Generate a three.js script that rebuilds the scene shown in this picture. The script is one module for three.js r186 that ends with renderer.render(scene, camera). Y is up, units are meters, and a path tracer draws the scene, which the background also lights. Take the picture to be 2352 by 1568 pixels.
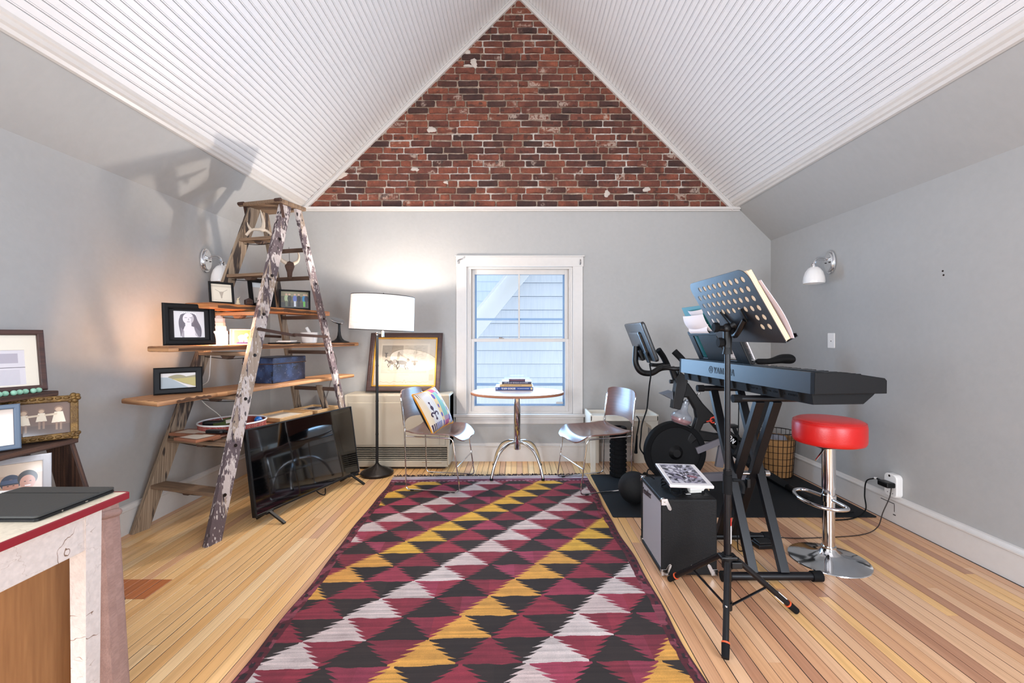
import * as THREE from 'three';
import { RoundedBoxGeometry } from 'three/addons/geometries/RoundedBoxGeometry.js';
import { mergeGeometries, mergeVertices, toCreasedNormals } from 'three/addons/utils/BufferGeometryUtils.js';
import { RectAreaLightUniformsLib } from 'three/addons/lights/RectAreaLightUniformsLib.js';
import { TextGeometry } from 'three/addons/geometries/TextGeometry.js';
import { FontLoader } from 'three/addons/loaders/FontLoader.js';

// ---------------------------------------------------------------- camera, sky, lights, exposure
const scene = new THREE.Scene();
const FPX = 1014, IW = 2352, IH = 1568;
const camera = new THREE.PerspectiveCamera(2 * Math.atan(IH / 2 / FPX) * 180 / Math.PI, IW / IH, 0.05, 60);
camera.position.set(0, 1.25, 0);
camera.lookAt(0, 1.25, -5);
camera.setViewOffset(IW, IH, -12, 12, IW, IH);          // the lens is shifted a little: level camera, horizon just above mid-height

scene.background = new THREE.Color(0.66, 0.81, 1.0);     // bright overcast daylight, seen and felt through the windows only
scene.backgroundIntensity = 2.0;
const renderer = new THREE.WebGLRenderer();
renderer.toneMapping = THREE.LinearToneMapping;
renderer.toneMappingExposure = 1.05;
renderer.shadowMap.enabled = true;
RectAreaLightUniformsLib.init();

const DAY = new THREE.Color(0.79, 0.87, 0.98);
function daylight(w, h, x, y, z, dx, dz, strength, c = DAY) {  // daylight entering by one window, just inside its glass
  const l = new THREE.RectAreaLight(c, strength, w, h);
  l.position.set(x, y, z); l.lookAt(x + dx, y, z + dz); scene.add(l); return l;
}
const LAMP = 3.2;                                          // candela of the floor lamp bulb (built with the lamp below)
const REAR = 1.75;                                        // wall behind the camera; windows in its two ends and in both side walls there
for (const s of [-1, 1]) { daylight(0.95, 1.45, s * 1.85, 1.45, REAR - 0.03, 0, -1, 20); daylight(1.2, 1.25, s * 2.44, 1.35, 0.95, -s, 0, 20); }
daylight(0.9, 1.3, 0.025, 1.22, -4.425, 0, 1, 11, new THREE.Color(0.36, 0.64, 1.0));   // the window in the back wall

// ---------------------------------------------------------------- helpers
const PI = Math.PI;
let rs = 12345;
const rnd = () => { rs = (rs * 1664525 + 1013904223) >>> 0; return rs / 4294967296; };
const rr = (a, b) => a + (b - a) * rnd();
const V = (x, y, z) => new THREE.Vector3(x, y, z);
const v3 = (a) => a.isVector3 ? a : new THREE.Vector3(a[0], a[1], a[2]);

const used = {};
function numbered(n) { const k = used[n] = (used[n] || 0) + 1; return k === 1 ? n : n + '_' + String(k - 1).padStart(3, '0'); }
function thing(name, label, category, pos = [0, 0, 0], turn = 0, group) {
  const o = new THREE.Group(); o.name = numbered(name); o.position.set(...pos); o.rotation.order = 'YXZ'; o.rotation.y = turn;
  o.userData = { label, category }; if (group) o.userData.group = group;
  scene.add(o); return o;
}
function merged(g) { const l = [].concat(g); return l.length === 1 ? l[0] : mergeGeometries(l.map(plain), false); }
function plain(g) {
  const n = g.index ? g.toNonIndexed() : g;
  for (const k of Object.keys(n.attributes)) if (!['position', 'normal', 'uv'].includes(k)) n.deleteAttribute(k);
  if (!n.attributes.normal) n.computeVertexNormals();
  if (!n.attributes.uv) n.setAttribute('uv', new THREE.BufferAttribute(new Float32Array(n.attributes.position.count * 2), 2));
  n.morphAttributes = {}; return n;
}
function part(parent, name, g, mat, label) { const m = new THREE.Mesh(merged(g), mat); m.name = name; if (label) m.userData.label = label; parent.add(m); return m; }
function solo(name, g, mat, label, category, pos = [0, 0, 0], turn = 0, group) {
  const m = new THREE.Mesh(merged(g), mat); m.name = numbered(name); m.position.set(...pos); m.rotation.order = 'YXZ'; m.rotation.y = turn;
  m.userData = { label, category }; if (group) m.userData.group = group; scene.add(m); return m;
}
function struct(name, g, mat) { const m = new THREE.Mesh(merged(g), mat); m.name = numbered(name); m.userData.kind = 'structure'; scene.add(m); return m; }
function structGroup(name, pos = [0, 0, 0]) { const o = new THREE.Group(); o.name = numbered(name); o.position.set(...pos); o.userData.kind = 'structure'; scene.add(o); return o; }

// uv in metres from the dominant axis of each triangle; the grain axis runs along u
function muv(g, grain = 'x', off = [0, 0]) {
  const n = g.index ? g.toNonIndexed() : g, p = n.attributes.position, uv = new Float32Array(p.count * 2);
  const gi = 'xyz'.indexOf(grain), a = V(), b = V(), c = V();
  for (let i = 0; i < p.count; i += 3) {
    a.fromBufferAttribute(p, i); b.fromBufferAttribute(p, i + 1); c.fromBufferAttribute(p, i + 2);
    const nn = b.clone().sub(a).cross(c.clone().sub(a)), q = [Math.abs(nn.x), Math.abs(nn.y), Math.abs(nn.z)];
    const d = q.indexOf(Math.max(...q));
    let ax = [0, 1, 2].filter((k) => k !== d);
    if (ax[1] === gi) ax = [ax[1], ax[0]];
    for (let k = 0; k < 3; k++) {
      const w = [p.getX(i + k), p.getY(i + k), p.getZ(i + k)];
      uv[(i + k) * 2] = w[ax[0]] + off[0]; uv[(i + k) * 2 + 1] = w[ax[1]] + off[1];
    }
  }
  n.setAttribute('uv', new THREE.BufferAttribute(uv, 2)); return n;
}
const tr = (g, p = [0, 0, 0], r = [0, 0, 0]) => { const m = new THREE.Matrix4().makeRotationFromEuler(new THREE.Euler(...r)); m.setPosition(...p); return g.applyMatrix4(m); };
function box(w, h, d, p = [0, 0, 0], o = {}) {
  const r = Math.min(o.r ?? 0.002, w / 2.01, h / 2.01, d / 2.01);
  let g = r > 0 ? new RoundedBoxGeometry(w, h, d, o.seg ?? 1, r) : new THREE.BoxGeometry(w, h, d);
  g = muv(plain(g), o.grain || 'x', o.off || [rr(0, 3), rr(0, 3)]);
  return tr(g, p, o.rot);
}
function rod(a, b, r, r2 = r, seg = 16, open = false) {
  a = v3(a); b = v3(b); const d = b.clone().sub(a), L = d.length();
  const g = new THREE.CylinderGeometry(r2, r, L, seg, 1, open);
  g.applyQuaternion(new THREE.Quaternion().setFromUnitVectors(V(0, 1, 0), d.normalize()));
  const m = a.add(b).multiplyScalar(0.5); g.translate(m.x, m.y, m.z); return plain(g);
}
function bar(a, b, w, h, up = [0, 1, 0], o = {}) {       // box from a to b, w across, h along "up"
  a = v3(a); b = v3(b); const d = b.clone().sub(a), L = d.length(); d.normalize();
  const x = V().crossVectors(v3(up), d).normalize(), y = V().crossVectors(d, x);
  const g = box(w, h, L, [0, 0, 0], { r: 0.002, grain: 'z', ...o });
  const m = new THREE.Matrix4().makeBasis(x, y, d); m.setPosition(a.add(b).multiplyScalar(0.5)); return g.applyMatrix4(m);
}
function tube(pts, r, o = {}) {
  const c = new THREE.CatmullRomCurve3(pts.map(v3), !!o.closed, 'catmullrom', o.tension ?? 0.5);
  const g = [plain(new THREE.TubeGeometry(c, o.seg ?? pts.length * 8, r, o.rs ?? 8, !!o.closed))];
  if (!o.closed && o.caps !== false) for (const p of [pts[0], pts[pts.length - 1]]) { const s = new THREE.SphereGeometry(r, 8, 6); const q = v3(p); s.translate(q.x, q.y, q.z); g.push(plain(s)); }
  return merged(g);
}
// a bent rod: straight runs with rounded corners
function bent(pts, r, cr = 0.03, o = {}) {
  const P = pts.map(v3), q = [], n = P.length;
  for (let i = 0; i < n; i++) {
    if (!o.closed && (i === 0 || i === n - 1)) { q.push(P[i]); continue; }
    const a = P[(i + n - 1) % n], b = P[i], c = P[(i + 1) % n];
    const u = a.clone().sub(b), w = c.clone().sub(b), k = Math.min(cr, u.length() * 0.45, w.length() * 0.45);
    u.setLength(k); w.setLength(k);
    for (let t = 0; t <= 6; t++) { const s = t / 6; q.push(b.clone().add(u.clone().multiplyScalar((1 - s) * (1 - s))).add(w.clone().multiplyScalar(s * s))); }
  }
  const path = new THREE.CurvePath(); for (let i = 0; i + 1 < q.length; i++) path.add(new THREE.LineCurve3(q[i], q[i + 1])); if (o.closed) path.add(new THREE.LineCurve3(q[q.length - 1], q[0]));
  // frames transported along the points
  const rs2 = o.rs ?? 8, m = q.length, pos = [], idx = []; let N = null;
  for (let i = 0; i < m; i++) {
    const p0 = q[o.closed ? (i + m - 1) % m : Math.max(0, i - 1)], p1 = q[o.closed ? (i + 1) % m : Math.min(m - 1, i + 1)], T = p1.clone().sub(p0).normalize();
    if (!N) N = Math.abs(T.y) < 0.9 ? V(0, 1, 0) : V(1, 0, 0);
    N.sub(T.clone().multiplyScalar(N.dot(T))).normalize(); const B = V().crossVectors(T, N);
    for (let k = 0; k < rs2; k++) { const t = k / rs2 * 2 * PI; pos.push(q[i].clone().add(N.clone().multiplyScalar(Math.cos(t) * r)).add(B.clone().multiplyScalar(Math.sin(t) * r))); }
  }
  for (let i = 0; i < (o.closed ? m : m - 1); i++) for (let k = 0; k < rs2; k++) { const a = i * rs2 + k, b = i * rs2 + (k + 1) % rs2, c = ((i + 1) % m) * rs2 + k, d = ((i + 1) % m) * rs2 + (k + 1) % rs2; idx.push(a, b, c, b, d, c); }
  if (!o.closed) for (const [s, f] of [[0, 1], [(m - 1) * rs2, 0]]) for (let k = 1; k < rs2 - 1; k++) f ? idx.push(s, s + k + 1, s + k) : idx.push(s, s + k, s + k + 1);
  const g = new THREE.BufferGeometry(); g.setAttribute('position', new THREE.BufferAttribute(new Float32Array(pos.flatMap((p) => [p.x, p.y, p.z])), 3)); g.setIndex(idx);
  return plain(toCreasedNormals(g, 0.9));
}
const lathe = (pts, seg = 32, crease = 0.6) => plain(toCreasedNormals(new THREE.LatheGeometry(pts.map((p) => new THREE.Vector2(p[0], p[1])), seg), crease));
function shapeOf(pts, holes = []) { const s = pts instanceof THREE.Shape ? pts : new THREE.Shape(pts.map((p) => new THREE.Vector2(p[0], p[1]))); for (const h of holes) s.holes.push(h instanceof THREE.Path ? h : new THREE.Path(h.map((p) => new THREE.Vector2(p[0], p[1])))); return s; }
function ext(pts, depth, o = {}) {                        // extrude along z, centred unless z0 is given
  const b = o.b ?? 0.002, d = Math.max(1e-4, depth - 2 * b);
  let g = new THREE.ExtrudeGeometry(shapeOf(pts, o.holes), { depth: d, bevelEnabled: b > 0, bevelThickness: b, bevelSize: b, bevelOffset: -b, bevelSegments: o.bs ?? 1, curveSegments: o.cs ?? 12, steps: 1 });
  g.translate(0, 0, (o.z0 ?? -depth / 2) + b);
  g = muv(plain(g), o.grain || 'x', o.off || [rr(0, 3), rr(0, 3)]);
  return tr(g, o.p, o.rot);
}
function rrect(w, h, r, x = 0, y = 0) { const s = new THREE.Shape(); const a = x - w / 2, b = y - h / 2; s.moveTo(a + r, b); s.lineTo(a + w - r, b); s.absarc(a + w - r, b + r, r, -PI / 2, 0); s.lineTo(a + w, b + h - r); s.absarc(a + w - r, b + h - r, r, 0, PI / 2); s.lineTo(a + r, b + h); s.absarc(a + r, b + h - r, r, PI / 2, PI); s.lineTo(a, b + r); s.absarc(a + r, b + r, r, PI, PI * 1.5); return s; }
function hexa(bot, top, grain = 'y') {                    // prism between two quads (same winding, seen from above counter-clockwise)
  const p = [...bot, ...top].map(v3), f = [[0, 3, 2, 1], [4, 5, 6, 7], [0, 1, 5, 4], [1, 2, 6, 5], [2, 3, 7, 6], [3, 0, 4, 7]], out = [];
  for (const q of f) out.push(p[q[0]], p[q[1]], p[q[2]], p[q[0]], p[q[2]], p[q[3]]);
  const g = new THREE.BufferGeometry(); g.setAttribute('position', new THREE.BufferAttribute(new Float32Array(out.flatMap((v) => [v.x, v.y, v.z])), 3)); g.computeVertexNormals();
  return muv(plain(g), grain, [rr(0, 2), rr(0, 2)]);
}
// closed sheet of thickness th around a surface f(u,v) -> Vector3
function sheet(f, nu, nv, th) {
  const P = [], N = [], e = 1e-3;
  for (let j = 0; j <= nv; j++) for (let i = 0; i <= nu; i++) {
    const u = i / nu, v = j / nv; P.push(f(u, v));
    const du = f(Math.min(1, u + e), v).sub(f(Math.max(0, u - e), v)), dv = f(u, Math.min(1, v + e)).sub(f(u, Math.max(0, v - e)));
    N.push(du.cross(dv).normalize());
  }
  const pos = [], idx = [], uv = [], n = P.length, W = nu + 1;
  for (const s of [0.5, -0.5]) for (let k = 0; k < n; k++) { const q = P[k].clone().add(N[k].clone().multiplyScalar(th * s)); pos.push(q.x, q.y, q.z); uv.push((k % W) / nu, Math.floor(k / W) / nv); }
  for (let j = 0; j < nv; j++) for (let i = 0; i < nu; i++) { const a = j * W + i, b = a + 1, c = a + W, d = c + 1; idx.push(a, b, d, a, d, c, a + n, d + n, b + n, a + n, c + n, d + n); }
  const edge = (a, b) => idx.push(a, a + n, b, b, a + n, b + n);
  for (let i = 0; i < nu; i++) { edge(i, i + 1); edge(nv * W + i + 1, nv * W + i); }
  for (let j = 0; j < nv; j++) { edge((j + 1) * W, j * W); edge(j * W + nu, (j + 1) * W + nu); }
  const g = new THREE.BufferGeometry(); g.setAttribute('position', new THREE.BufferAttribute(new Float32Array(pos), 3)); g.setAttribute('uv', new THREE.BufferAttribute(new Float32Array(uv), 2)); g.setIndex(idx);
  return plain(toCreasedNormals(g, 0.8));
}
function ball(r, p, seg = 24, sc) { const g = new THREE.SphereGeometry(r, seg, Math.ceil(seg * 0.66)); if (sc) g.scale(...sc); g.translate(...p); return plain(g); }

// ---------------------------------------------------------------- noise and textures
function hash(x, y, s) { let h = (Math.imul(x, 374761393) + Math.imul(y, 668265263) + Math.imul(s, 1442695041)) | 0; h = Math.imul(h ^ (h >>> 13), 1274126177); return ((h ^ (h >>> 16)) >>> 0) / 4294967296; }
function vn(x, y, px, py, s) {                            // value noise with period px, py
  const xi = Math.floor(x), yi = Math.floor(y), fx = x - xi, fy = y - yi, u = fx * fx * (3 - 2 * fx), v = fy * fy * (3 - 2 * fy);
  const m = (a, p) => ((a % p) + p) % p, a = hash(m(xi, px), m(yi, py), s), b = hash(m(xi + 1, px), m(yi, py), s), c = hash(m(xi, px), m(yi + 1, py), s), d = hash(m(xi + 1, px), m(yi + 1, py), s);
  return a + (b - a) * u + (c - a) * v + (a - b - c + d) * u * v;
}
function fbm(u, v, fx, fy, oct, s) { let t = 0, a = 0.5, n = 0; for (let i = 0; i < oct; i++) { t += a * vn(u * fx, v * fy, fx, fy, s + i); n += a; a *= 0.5; fx *= 2; fy *= 2; } return t / n; }
function tex(w, h, f, sx = 1, sy = 1, srgb = true) {      // f(u, v) -> [r, g, b] 0..255; sx, sy: size of one tile in metres
  const d = new Uint8Array(w * h * 4);
  for (let y = 0; y < h; y++) for (let x = 0; x < w; x++) { const c = f((x + 0.5) / w, (y + 0.5) / h), o = (y * w + x) * 4; d[o] = c[0]; d[o + 1] = c[1]; d[o + 2] = c[2]; d[o + 3] = 255; }
  const t = new THREE.DataTexture(d, w, h); t.wrapS = t.wrapT = THREE.RepeatWrapping; t.magFilter = t.minFilter = THREE.LinearFilter; t.repeat.set(1 / sx, 1 / sy);
  if (srgb) t.colorSpace = THREE.SRGBColorSpace; t.needsUpdate = true; return t;
}
const mixc = (a, b, t) => [a[0] + (b[0] - a[0]) * t, a[1] + (b[1] - a[1]) * t, a[2] + (b[2] - a[2]) * t];
const clamp01 = (x) => Math.max(0, Math.min(1, x)), sst = (a, b, x) => { const t = clamp01((x - a) / (b - a)); return t * t * (3 - 2 * t); };
function print(w, h, draw) {                              // flat print on paper
  const c = document.createElement('canvas'); c.width = w; c.height = h; draw(c.getContext('2d'), w, h);
  const t = new THREE.CanvasTexture(c); t.colorSpace = THREE.SRGBColorSpace; return t;
}
const mat = (color, roughness = 0.6, o = {}) => new THREE.MeshStandardMaterial({ color, roughness, ...o });
const phys = (color, roughness, o) => new THREE.MeshPhysicalMaterial({ color, roughness, ...o });
const grainBump = (seed, size, fx, fy) => tex(256, 256, (u, v) => { const n = fbm(u, v, fx, fy, 4, seed) * 255; return [n, n, n]; }, size, size, false);
const bFine = grainBump(11, 0.12, 32, 32), bPaint = grainBump(21, 0.5, 24, 24), bWeave = tex(128, 128, (u, v) => { const n = 127 + 60 * Math.sin(u * 2 * PI * 32) + 60 * Math.sin(v * 2 * PI * 32); return [n, n, n]; }, 0.06, 0.06, false);
function wood(base, dark, seed, sx = 1.2, sy = 0.3, o = {}) {
  return tex(o.w || 768, o.h || 192, (u, v) => {
    const g = fbm(u, v, 3, 40, 4, seed), w = fbm(u, v, 4, 6, 3, seed + 9), ring = 0.5 + 0.5 * Math.sin((v * (o.rings || 9) + 1.6 * w) * 2 * PI);
    let t = 0.55 * sst(0.35, 0.75, g) + 0.35 * ring * sst(0.3, 0.7, w) + 0.1 * fbm(u, v, 48, 96, 2, seed + 4);
    return mixc(base, dark, clamp01(t * (o.k || 0.8)));
  }, sx, sy);
}
// ---------------------------------------------------------------- materials
const M = {};
const wallTex = (a, s) => tex(256, 256, (u, v) => { const n = fbm(u, v, 4, 4, 5, s) - 0.5, f = fbm(u, v, 64, 64, 2, s + 3) - 0.5; return [a[0] + n * 5 + f * 4, a[1] + n * 5 + f * 4, a[2] + n * 5 + f * 4]; }, 1.6, 1.6);
M.wall = mat(0xffffff, 0.62, { map: wallTex([172, 170, 167], 31), bumpMap: bPaint, bumpScale: 0.0006 });
M.white = mat(0xffffff, 0.42, { map: wallTex([224, 221, 220], 35), bumpMap: bPaint, bumpScale: 0.0004 });
M.trim = mat(0xffffff, 0.36, { map: wallTex([212, 206, 200], 37), bumpMap: bPaint, bumpScale: 0.0004 });
M.black = phys(0x09090b, 0.4, { specularIntensity: 0.8, bumpMap: bFine, bumpScale: 0.0002 });
M.matte = phys(0x0b0b0d, 0.7, { specularIntensity: 0.6, bumpMap: bFine, bumpScale: 0.0004 });
M.blackMetal = mat(0x0e0e12, 0.38, { metalness: 0.3 });
M.rubber = phys(0x08080a, 0.8, { specularIntensity: 0.5 });
M.chrome = mat(0xd8dadd, 0.09, { metalness: 1 });
M.steel = mat(0xb9b6b4, 0.2, { metalness: 1 });
M.rust = mat(0x4a3228, 0.75, { metalness: 0.3, bumpMap: bFine, bumpScale: 0.0005 });
M.iron = mat(0x2b211c, 0.5, { metalness: 0.7 });
M.glass = phys(0xffffff, 0.02, { transmission: 1, thickness: 0, ior: 1.5 });
M.porcelain = phys(0xf1ede8, 0.28, { clearcoat: 0.5, clearcoatRoughness: 0.1 });
M.cream = mat(0xe2d8c8, 0.45, { bumpMap: bPaint, bumpScale: 0.0003 });
// floor: strips of one wood, several tones, weighted by side as painted light cast
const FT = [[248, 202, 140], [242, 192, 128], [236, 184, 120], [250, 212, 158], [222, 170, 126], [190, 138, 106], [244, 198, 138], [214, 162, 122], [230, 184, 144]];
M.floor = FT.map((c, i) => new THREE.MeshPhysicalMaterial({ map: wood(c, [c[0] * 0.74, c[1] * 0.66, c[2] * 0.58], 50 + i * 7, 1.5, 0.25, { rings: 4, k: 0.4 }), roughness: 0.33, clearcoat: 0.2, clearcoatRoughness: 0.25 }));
M.floorPatch = phys(0xffffff, 0.4, { map: wood([190, 112, 62], [150, 84, 44], 99, 1.2, 0.3) });
M.subfloor = mat(0x241710, 0.9);
// bricks: each tone with lime smears in it
const BT = [[112, 64, 51], [122, 69, 53], [101, 58, 48], [134, 77, 58], [86, 52, 44], [116, 68, 55], [74, 48, 43]];
M.brick = BT.map((c, i) => { const s = 200 + i * 13; return mat(0xffffff, 0.88, {
  map: tex(512, 512, (u, v) => { const n = fbm(u, v, 12, 14, 4, s), f = fbm(u, v, 90, 90, 2, s + 2), m = fbm(u, v, 7, 9, 4, s + 5), d = fbm(u, v, 16, 16, 3, s + 8);
    let q = mixc([c[0] * 0.78, c[1] * 0.76, c[2] * 0.76], [c[0] * 1.14, c[1] * 1.12, c[2] * 1.08], clamp01((n - 0.25) * 1.6)); q = q.map((x) => x * (0.88 + 0.24 * f));
    q = mixc(q, [176, 160, 146], 0.8 * sst(0.66, 0.78, m) * sst(0.35, 0.6, f + 0.1)); q = mixc(q, [52, 36, 32], 0.6 * sst(0.68, 0.78, d)); return q; }, 1.1, 1.1), bumpMap: bFine, bumpScale: 0.0016 }); });
M.mortar = mat(0xffffff, 0.95, { map: tex(512, 512, (u, v) => { const n = fbm(u, v, 20, 20, 4, 301), f = fbm(u, v, 100, 100, 2, 305), m = fbm(u, v, 6, 6, 3, 309); const b = mixc([126, 106, 90], [184, 164, 146], clamp01((n - 0.2) * 1.5)); return mixc(b, [204, 196, 186], 0.8 * sst(0.6, 0.72, m)).map((x) => x * (0.85 + 0.3 * f)); }, 1.4, 1.4), bumpMap: bFine, bumpScale: 0.003 });
M.plaster = mat(0xffffff, 0.9, { map: wallTex([196, 184, 173], 311), bumpMap: bFine, bumpScale: 0.002 });
// woods
M.live = mat(0xffffff, 0.6, { map: wood([204, 152, 104], [112, 70, 42], 401, 1.4, 0.3, { rings: 5, k: 1.0 }), bumpMap: bFine, bumpScale: 0.0005 });
M.liveOrange = mat(0xffffff, 0.5, { map: wood([214, 140, 80], [120, 66, 34], 411, 1.2, 0.25, { rings: 5, k: 1.0 }), bumpMap: bFine, bumpScale: 0.0005 });
M.bark = mat(0xffffff, 0.85, { map: wood([150, 104, 70], [62, 40, 28], 421, 0.6, 0.1, { rings: 3, k: 1.1 }), bumpMap: bFine, bumpScale: 0.003 });
const weathered = (s, paint) => tex(1024, 128, (u, v) => {
  const g = fbm(u, v, 6, 50, 4, s), st = fbm(u, v, 12, 4, 4, s + 3), k = fbm(u, v, 24, 3, 6, s + 6), sp = fbm(u, v, 80, 12, 3, s + 12), zone = fbm(u, 0.5, 5, 1, 2, s + 31), fine = fbm(u, v, 110, 20, 3, s + 40);
  let c = mixc([168, 146, 122], [104, 84, 66], clamp01((g - 0.25) * 1.7)); c = mixc(c, [46, 36, 32], 0.85 * sst(0.56, 0.66, st));
  if (paint) { c = mixc([176, 158, 140], [124, 104, 88], clamp01((g - 0.25) * 1.7)); c = mixc(c, [84, 70, 74], 0.93 * sst(0.46, 0.5, 0.5 * st + 0.5 * zone + 0.12 * (g - 0.5)));  c = mixc(c, [194, 181, 175], 0.88 * sst(0.52, 0.55, k + 0.25 * (fine - 0.5) + 0.1 * (0.5 - zone))); c = mixc(c, [206, 198, 192], 0.85 * sst(0.68, 0.73, sp)); c = mixc(c, [42, 33, 32], 0.9 * sst(0.77, 0.81, fbm(u, v, 60, 9, 2, s + 20))); }
  return c; }, 2.4, 0.13);
M.rail = mat(0xffffff, 0.8, { map: weathered(431, false), bumpMap: bFine, bumpScale: 0.001 });
M.railPaint = mat(0xffffff, 0.68, { map: weathered(451, true), bumpMap: bFine, bumpScale: 0.0012 });
M.stepWood = mat(0xffffff, 0.75, { map: wood([140, 112, 86], [70, 52, 40], 471, 0.8, 0.2), bumpMap: bFine, bumpScale: 0.0008 });
M.rung = mat(0xffffff, 0.75, { map: wood([92, 66, 50], [44, 30, 24], 481, 0.8, 0.2), bumpMap: bFine, bumpScale: 0.0008 });
M.ply = phys(0xffffff, 0.3, { map: wood([112, 72, 58], [78, 46, 38], 491, 0.9, 0.3, { rings: 2, k: 0.7 }), clearcoat: 0.6, clearcoatRoughness: 0.18 });
M.plyTop = phys(0xffffff, 0.3, { map: wood([188, 150, 124], [158, 118, 92], 495, 0.9, 0.3, { rings: 2, k: 0.6 }), clearcoat: 0.5, clearcoatRoughness: 0.18 });
M.edgeWood = mat(0xffffff, 0.5, { map: wood([166, 110, 80], [110, 66, 48], 497, 0.6, 0.1) });
M.pale = mat(0xffffff, 0.6, { map: wood([206, 166, 116], [166, 122, 78], 501, 0.8, 0.2, { rings: 4, k: 0.7 }) });
M.darkWood = mat(0xffffff, 0.45, { map: wood([74, 44, 36], [34, 20, 18], 511, 0.8, 0.15) });
M.rackWood = mat(0xffffff, 0.75, { map: wood([98, 66, 48], [40, 25, 20], 521, 0.9, 0.2, { k: 1 }), bumpMap: bFine, bumpScale: 0.001 });
M.canvasBoard = mat(0xdcd2c2, 0.85, { bumpMap: bWeave, bumpScale: 0.0003 });
M.frameBlack = phys(0x080709, 0.5, { specularIntensity: 0.45 });
M.gilt = mat(0xffffff, 0.5, { metalness: 0.45, map: tex(256, 256, (u, v) => mixc([146, 112, 58], [74, 52, 28], fbm(u, v, 12, 12, 4, 541)), 0.2, 0.2), bumpMap: bFine, bumpScale: 0.002 });
M.goldStrip = mat(0xc99433, 0.4, { metalness: 0.4 });
M.shade = phys(0xffffff, 0.95, { transmission: 0.025, thickness: 0, map: tex(512, 512, (u, v) => { const a = fbm(u, v, 4, 120, 3, 551), b = fbm(u, v, 120, 4, 3, 555), t = 250 - 26 * sst(0.55, 0.8, a) - 22 * sst(0.55, 0.8, b); return [t, t - 3, t - 9]; }, 0.5, 0.5), bumpMap: bWeave, bumpScale: 0.0003 });
M.redVinyl = phys(0xc4120f, 0.36, { clearcoat: 0.25, clearcoatRoughness: 0.3, bumpMap: bFine, bumpScale: 0.0003 });
M.tolex = phys(0x0c0c0d, 0.65, { specularIntensity: 0.7, bumpMap: bFine, bumpScale: 0.0012 });
M.matRubber = phys(0x131518, 0.75, { specularIntensity: 0.7, bumpMap: bFine, bumpScale: 0.0008 });
M.grille = mat(0xffffff, 0.7, { map: tex(256, 256, (u, v) => { const a = (u + v) * 24 % 1, b = ((u - v + 4) * 24) % 1, k = (a < 0.4) ? 1 : (b < 0.35 ? 0.45 : 0.12); return mixc([44, 42, 46], [206, 200, 204], k * (0.85 + 0.3 * hash(Math.floor(u * 256), Math.floor(v * 256), 3))); }, 0.09, 0.09), bumpMap: bWeave, bumpScale: 0.0004 });
M.chairCloth = mat(0xffffff, 0.9, { map: tex(256, 256, (u, v) => { const n = fbm(u, v, 10, 10, 4, 571), f = fbm(u, v, 100, 100, 2, 575); return mixc([150, 117, 106], [172, 138, 126], n).map((x) => x * (0.92 + 0.16 * f)); }, 0.6, 0.6), bumpMap: bFine, bumpScale: 0.0006 });
const crackle = (base, seed, line) => tex(512, 512, (u, v) => { const a = Math.abs(fbm(u, v, 7, 3, 4, seed) - 0.5), b = Math.abs(fbm(u, v, 3, 9, 4, seed + 5) - 0.5), f = fbm(u, v, 40, 40, 3, seed + 9); let c = base.map((x) => x * (0.94 + 0.1 * f)); c = mixc(c, line, 0.85 * (1 - sst(0.003, 0.009, a)) * sst(0.47, 0.58, fbm(u, v, 5, 5, 2, seed + 14))); c = mixc(c, line, 0.22 * (1 - sst(0.001, 0.005, b))); return c; }, 0.4, 0.4);
M.deskPaint = mat(0xffffff, 0.6, { map: crackle([214, 202, 195], 581, [104, 72, 52]), bumpMap: bFine, bumpScale: 0.0006 });
M.deskTop = mat(0xffffff, 0.45, { map: crackle([232, 218, 194], 591, [190, 170, 140]) });
M.deskRed = mat(0x8a1f28, 0.45, { bumpMap: bPaint, bumpScale: 0.0006 });
M.cardboard = mat(0xffffff, 0.85, { map: tex(256, 256, (u, v) => mixc([166, 116, 70], [140, 94, 54], fbm(u, v, 4, 60, 3, 601)), 0.5, 0.5) });
M.siding = mat(0xffffff, 0.7, { map: tex(256, 256, (u, v) => { const n = fbm(u, v, 90, 3, 3, 611); return [214 + n * 20, 220 + n * 18, 228 + n * 14]; }, 0.7, 0.7) });
M.rakeBoard = mat(0xf4f4f2, 0.6);
M.vinylBlue = mat(0x7fa6cf, 0.4);
M.burlap = mat(0xffffff, 0.95, { map: tex(128, 128, (u, v) => mixc([184, 136, 84], [128, 88, 50], 0.5 + 0.25 * Math.sin(u * 2 * PI * 24) + 0.25 * Math.sin(v * 2 * PI * 24)), 0.12, 0.12) });
const kb = phys(0x181a20, 0.42, { clearcoat: 0.2, clearcoatRoughness: 0.35, bumpMap: bFine, bumpScale: 0.00008 });
// ---------------------------------------------------------------- the room
const XL = -2.48, XR = 2.545, ZB = -4.43, KL = 2.25, KR = 2.21, AX = 0.015, AY = 4.72, TH = 0.14;
const roofY = (x) => x < AX ? KL + (x - XL) / (AX - XL) * (AY - KL) : KR + (XR - x) / (XR - AX) * (AY - KR);
const LEDGE = 2.545, xl = (y) => XL + (y - KL) / (AY - KL) * (AX - XL), xr = (y) => XR - (y - KR) / (AY - KR) * (XR - AX);

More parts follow.
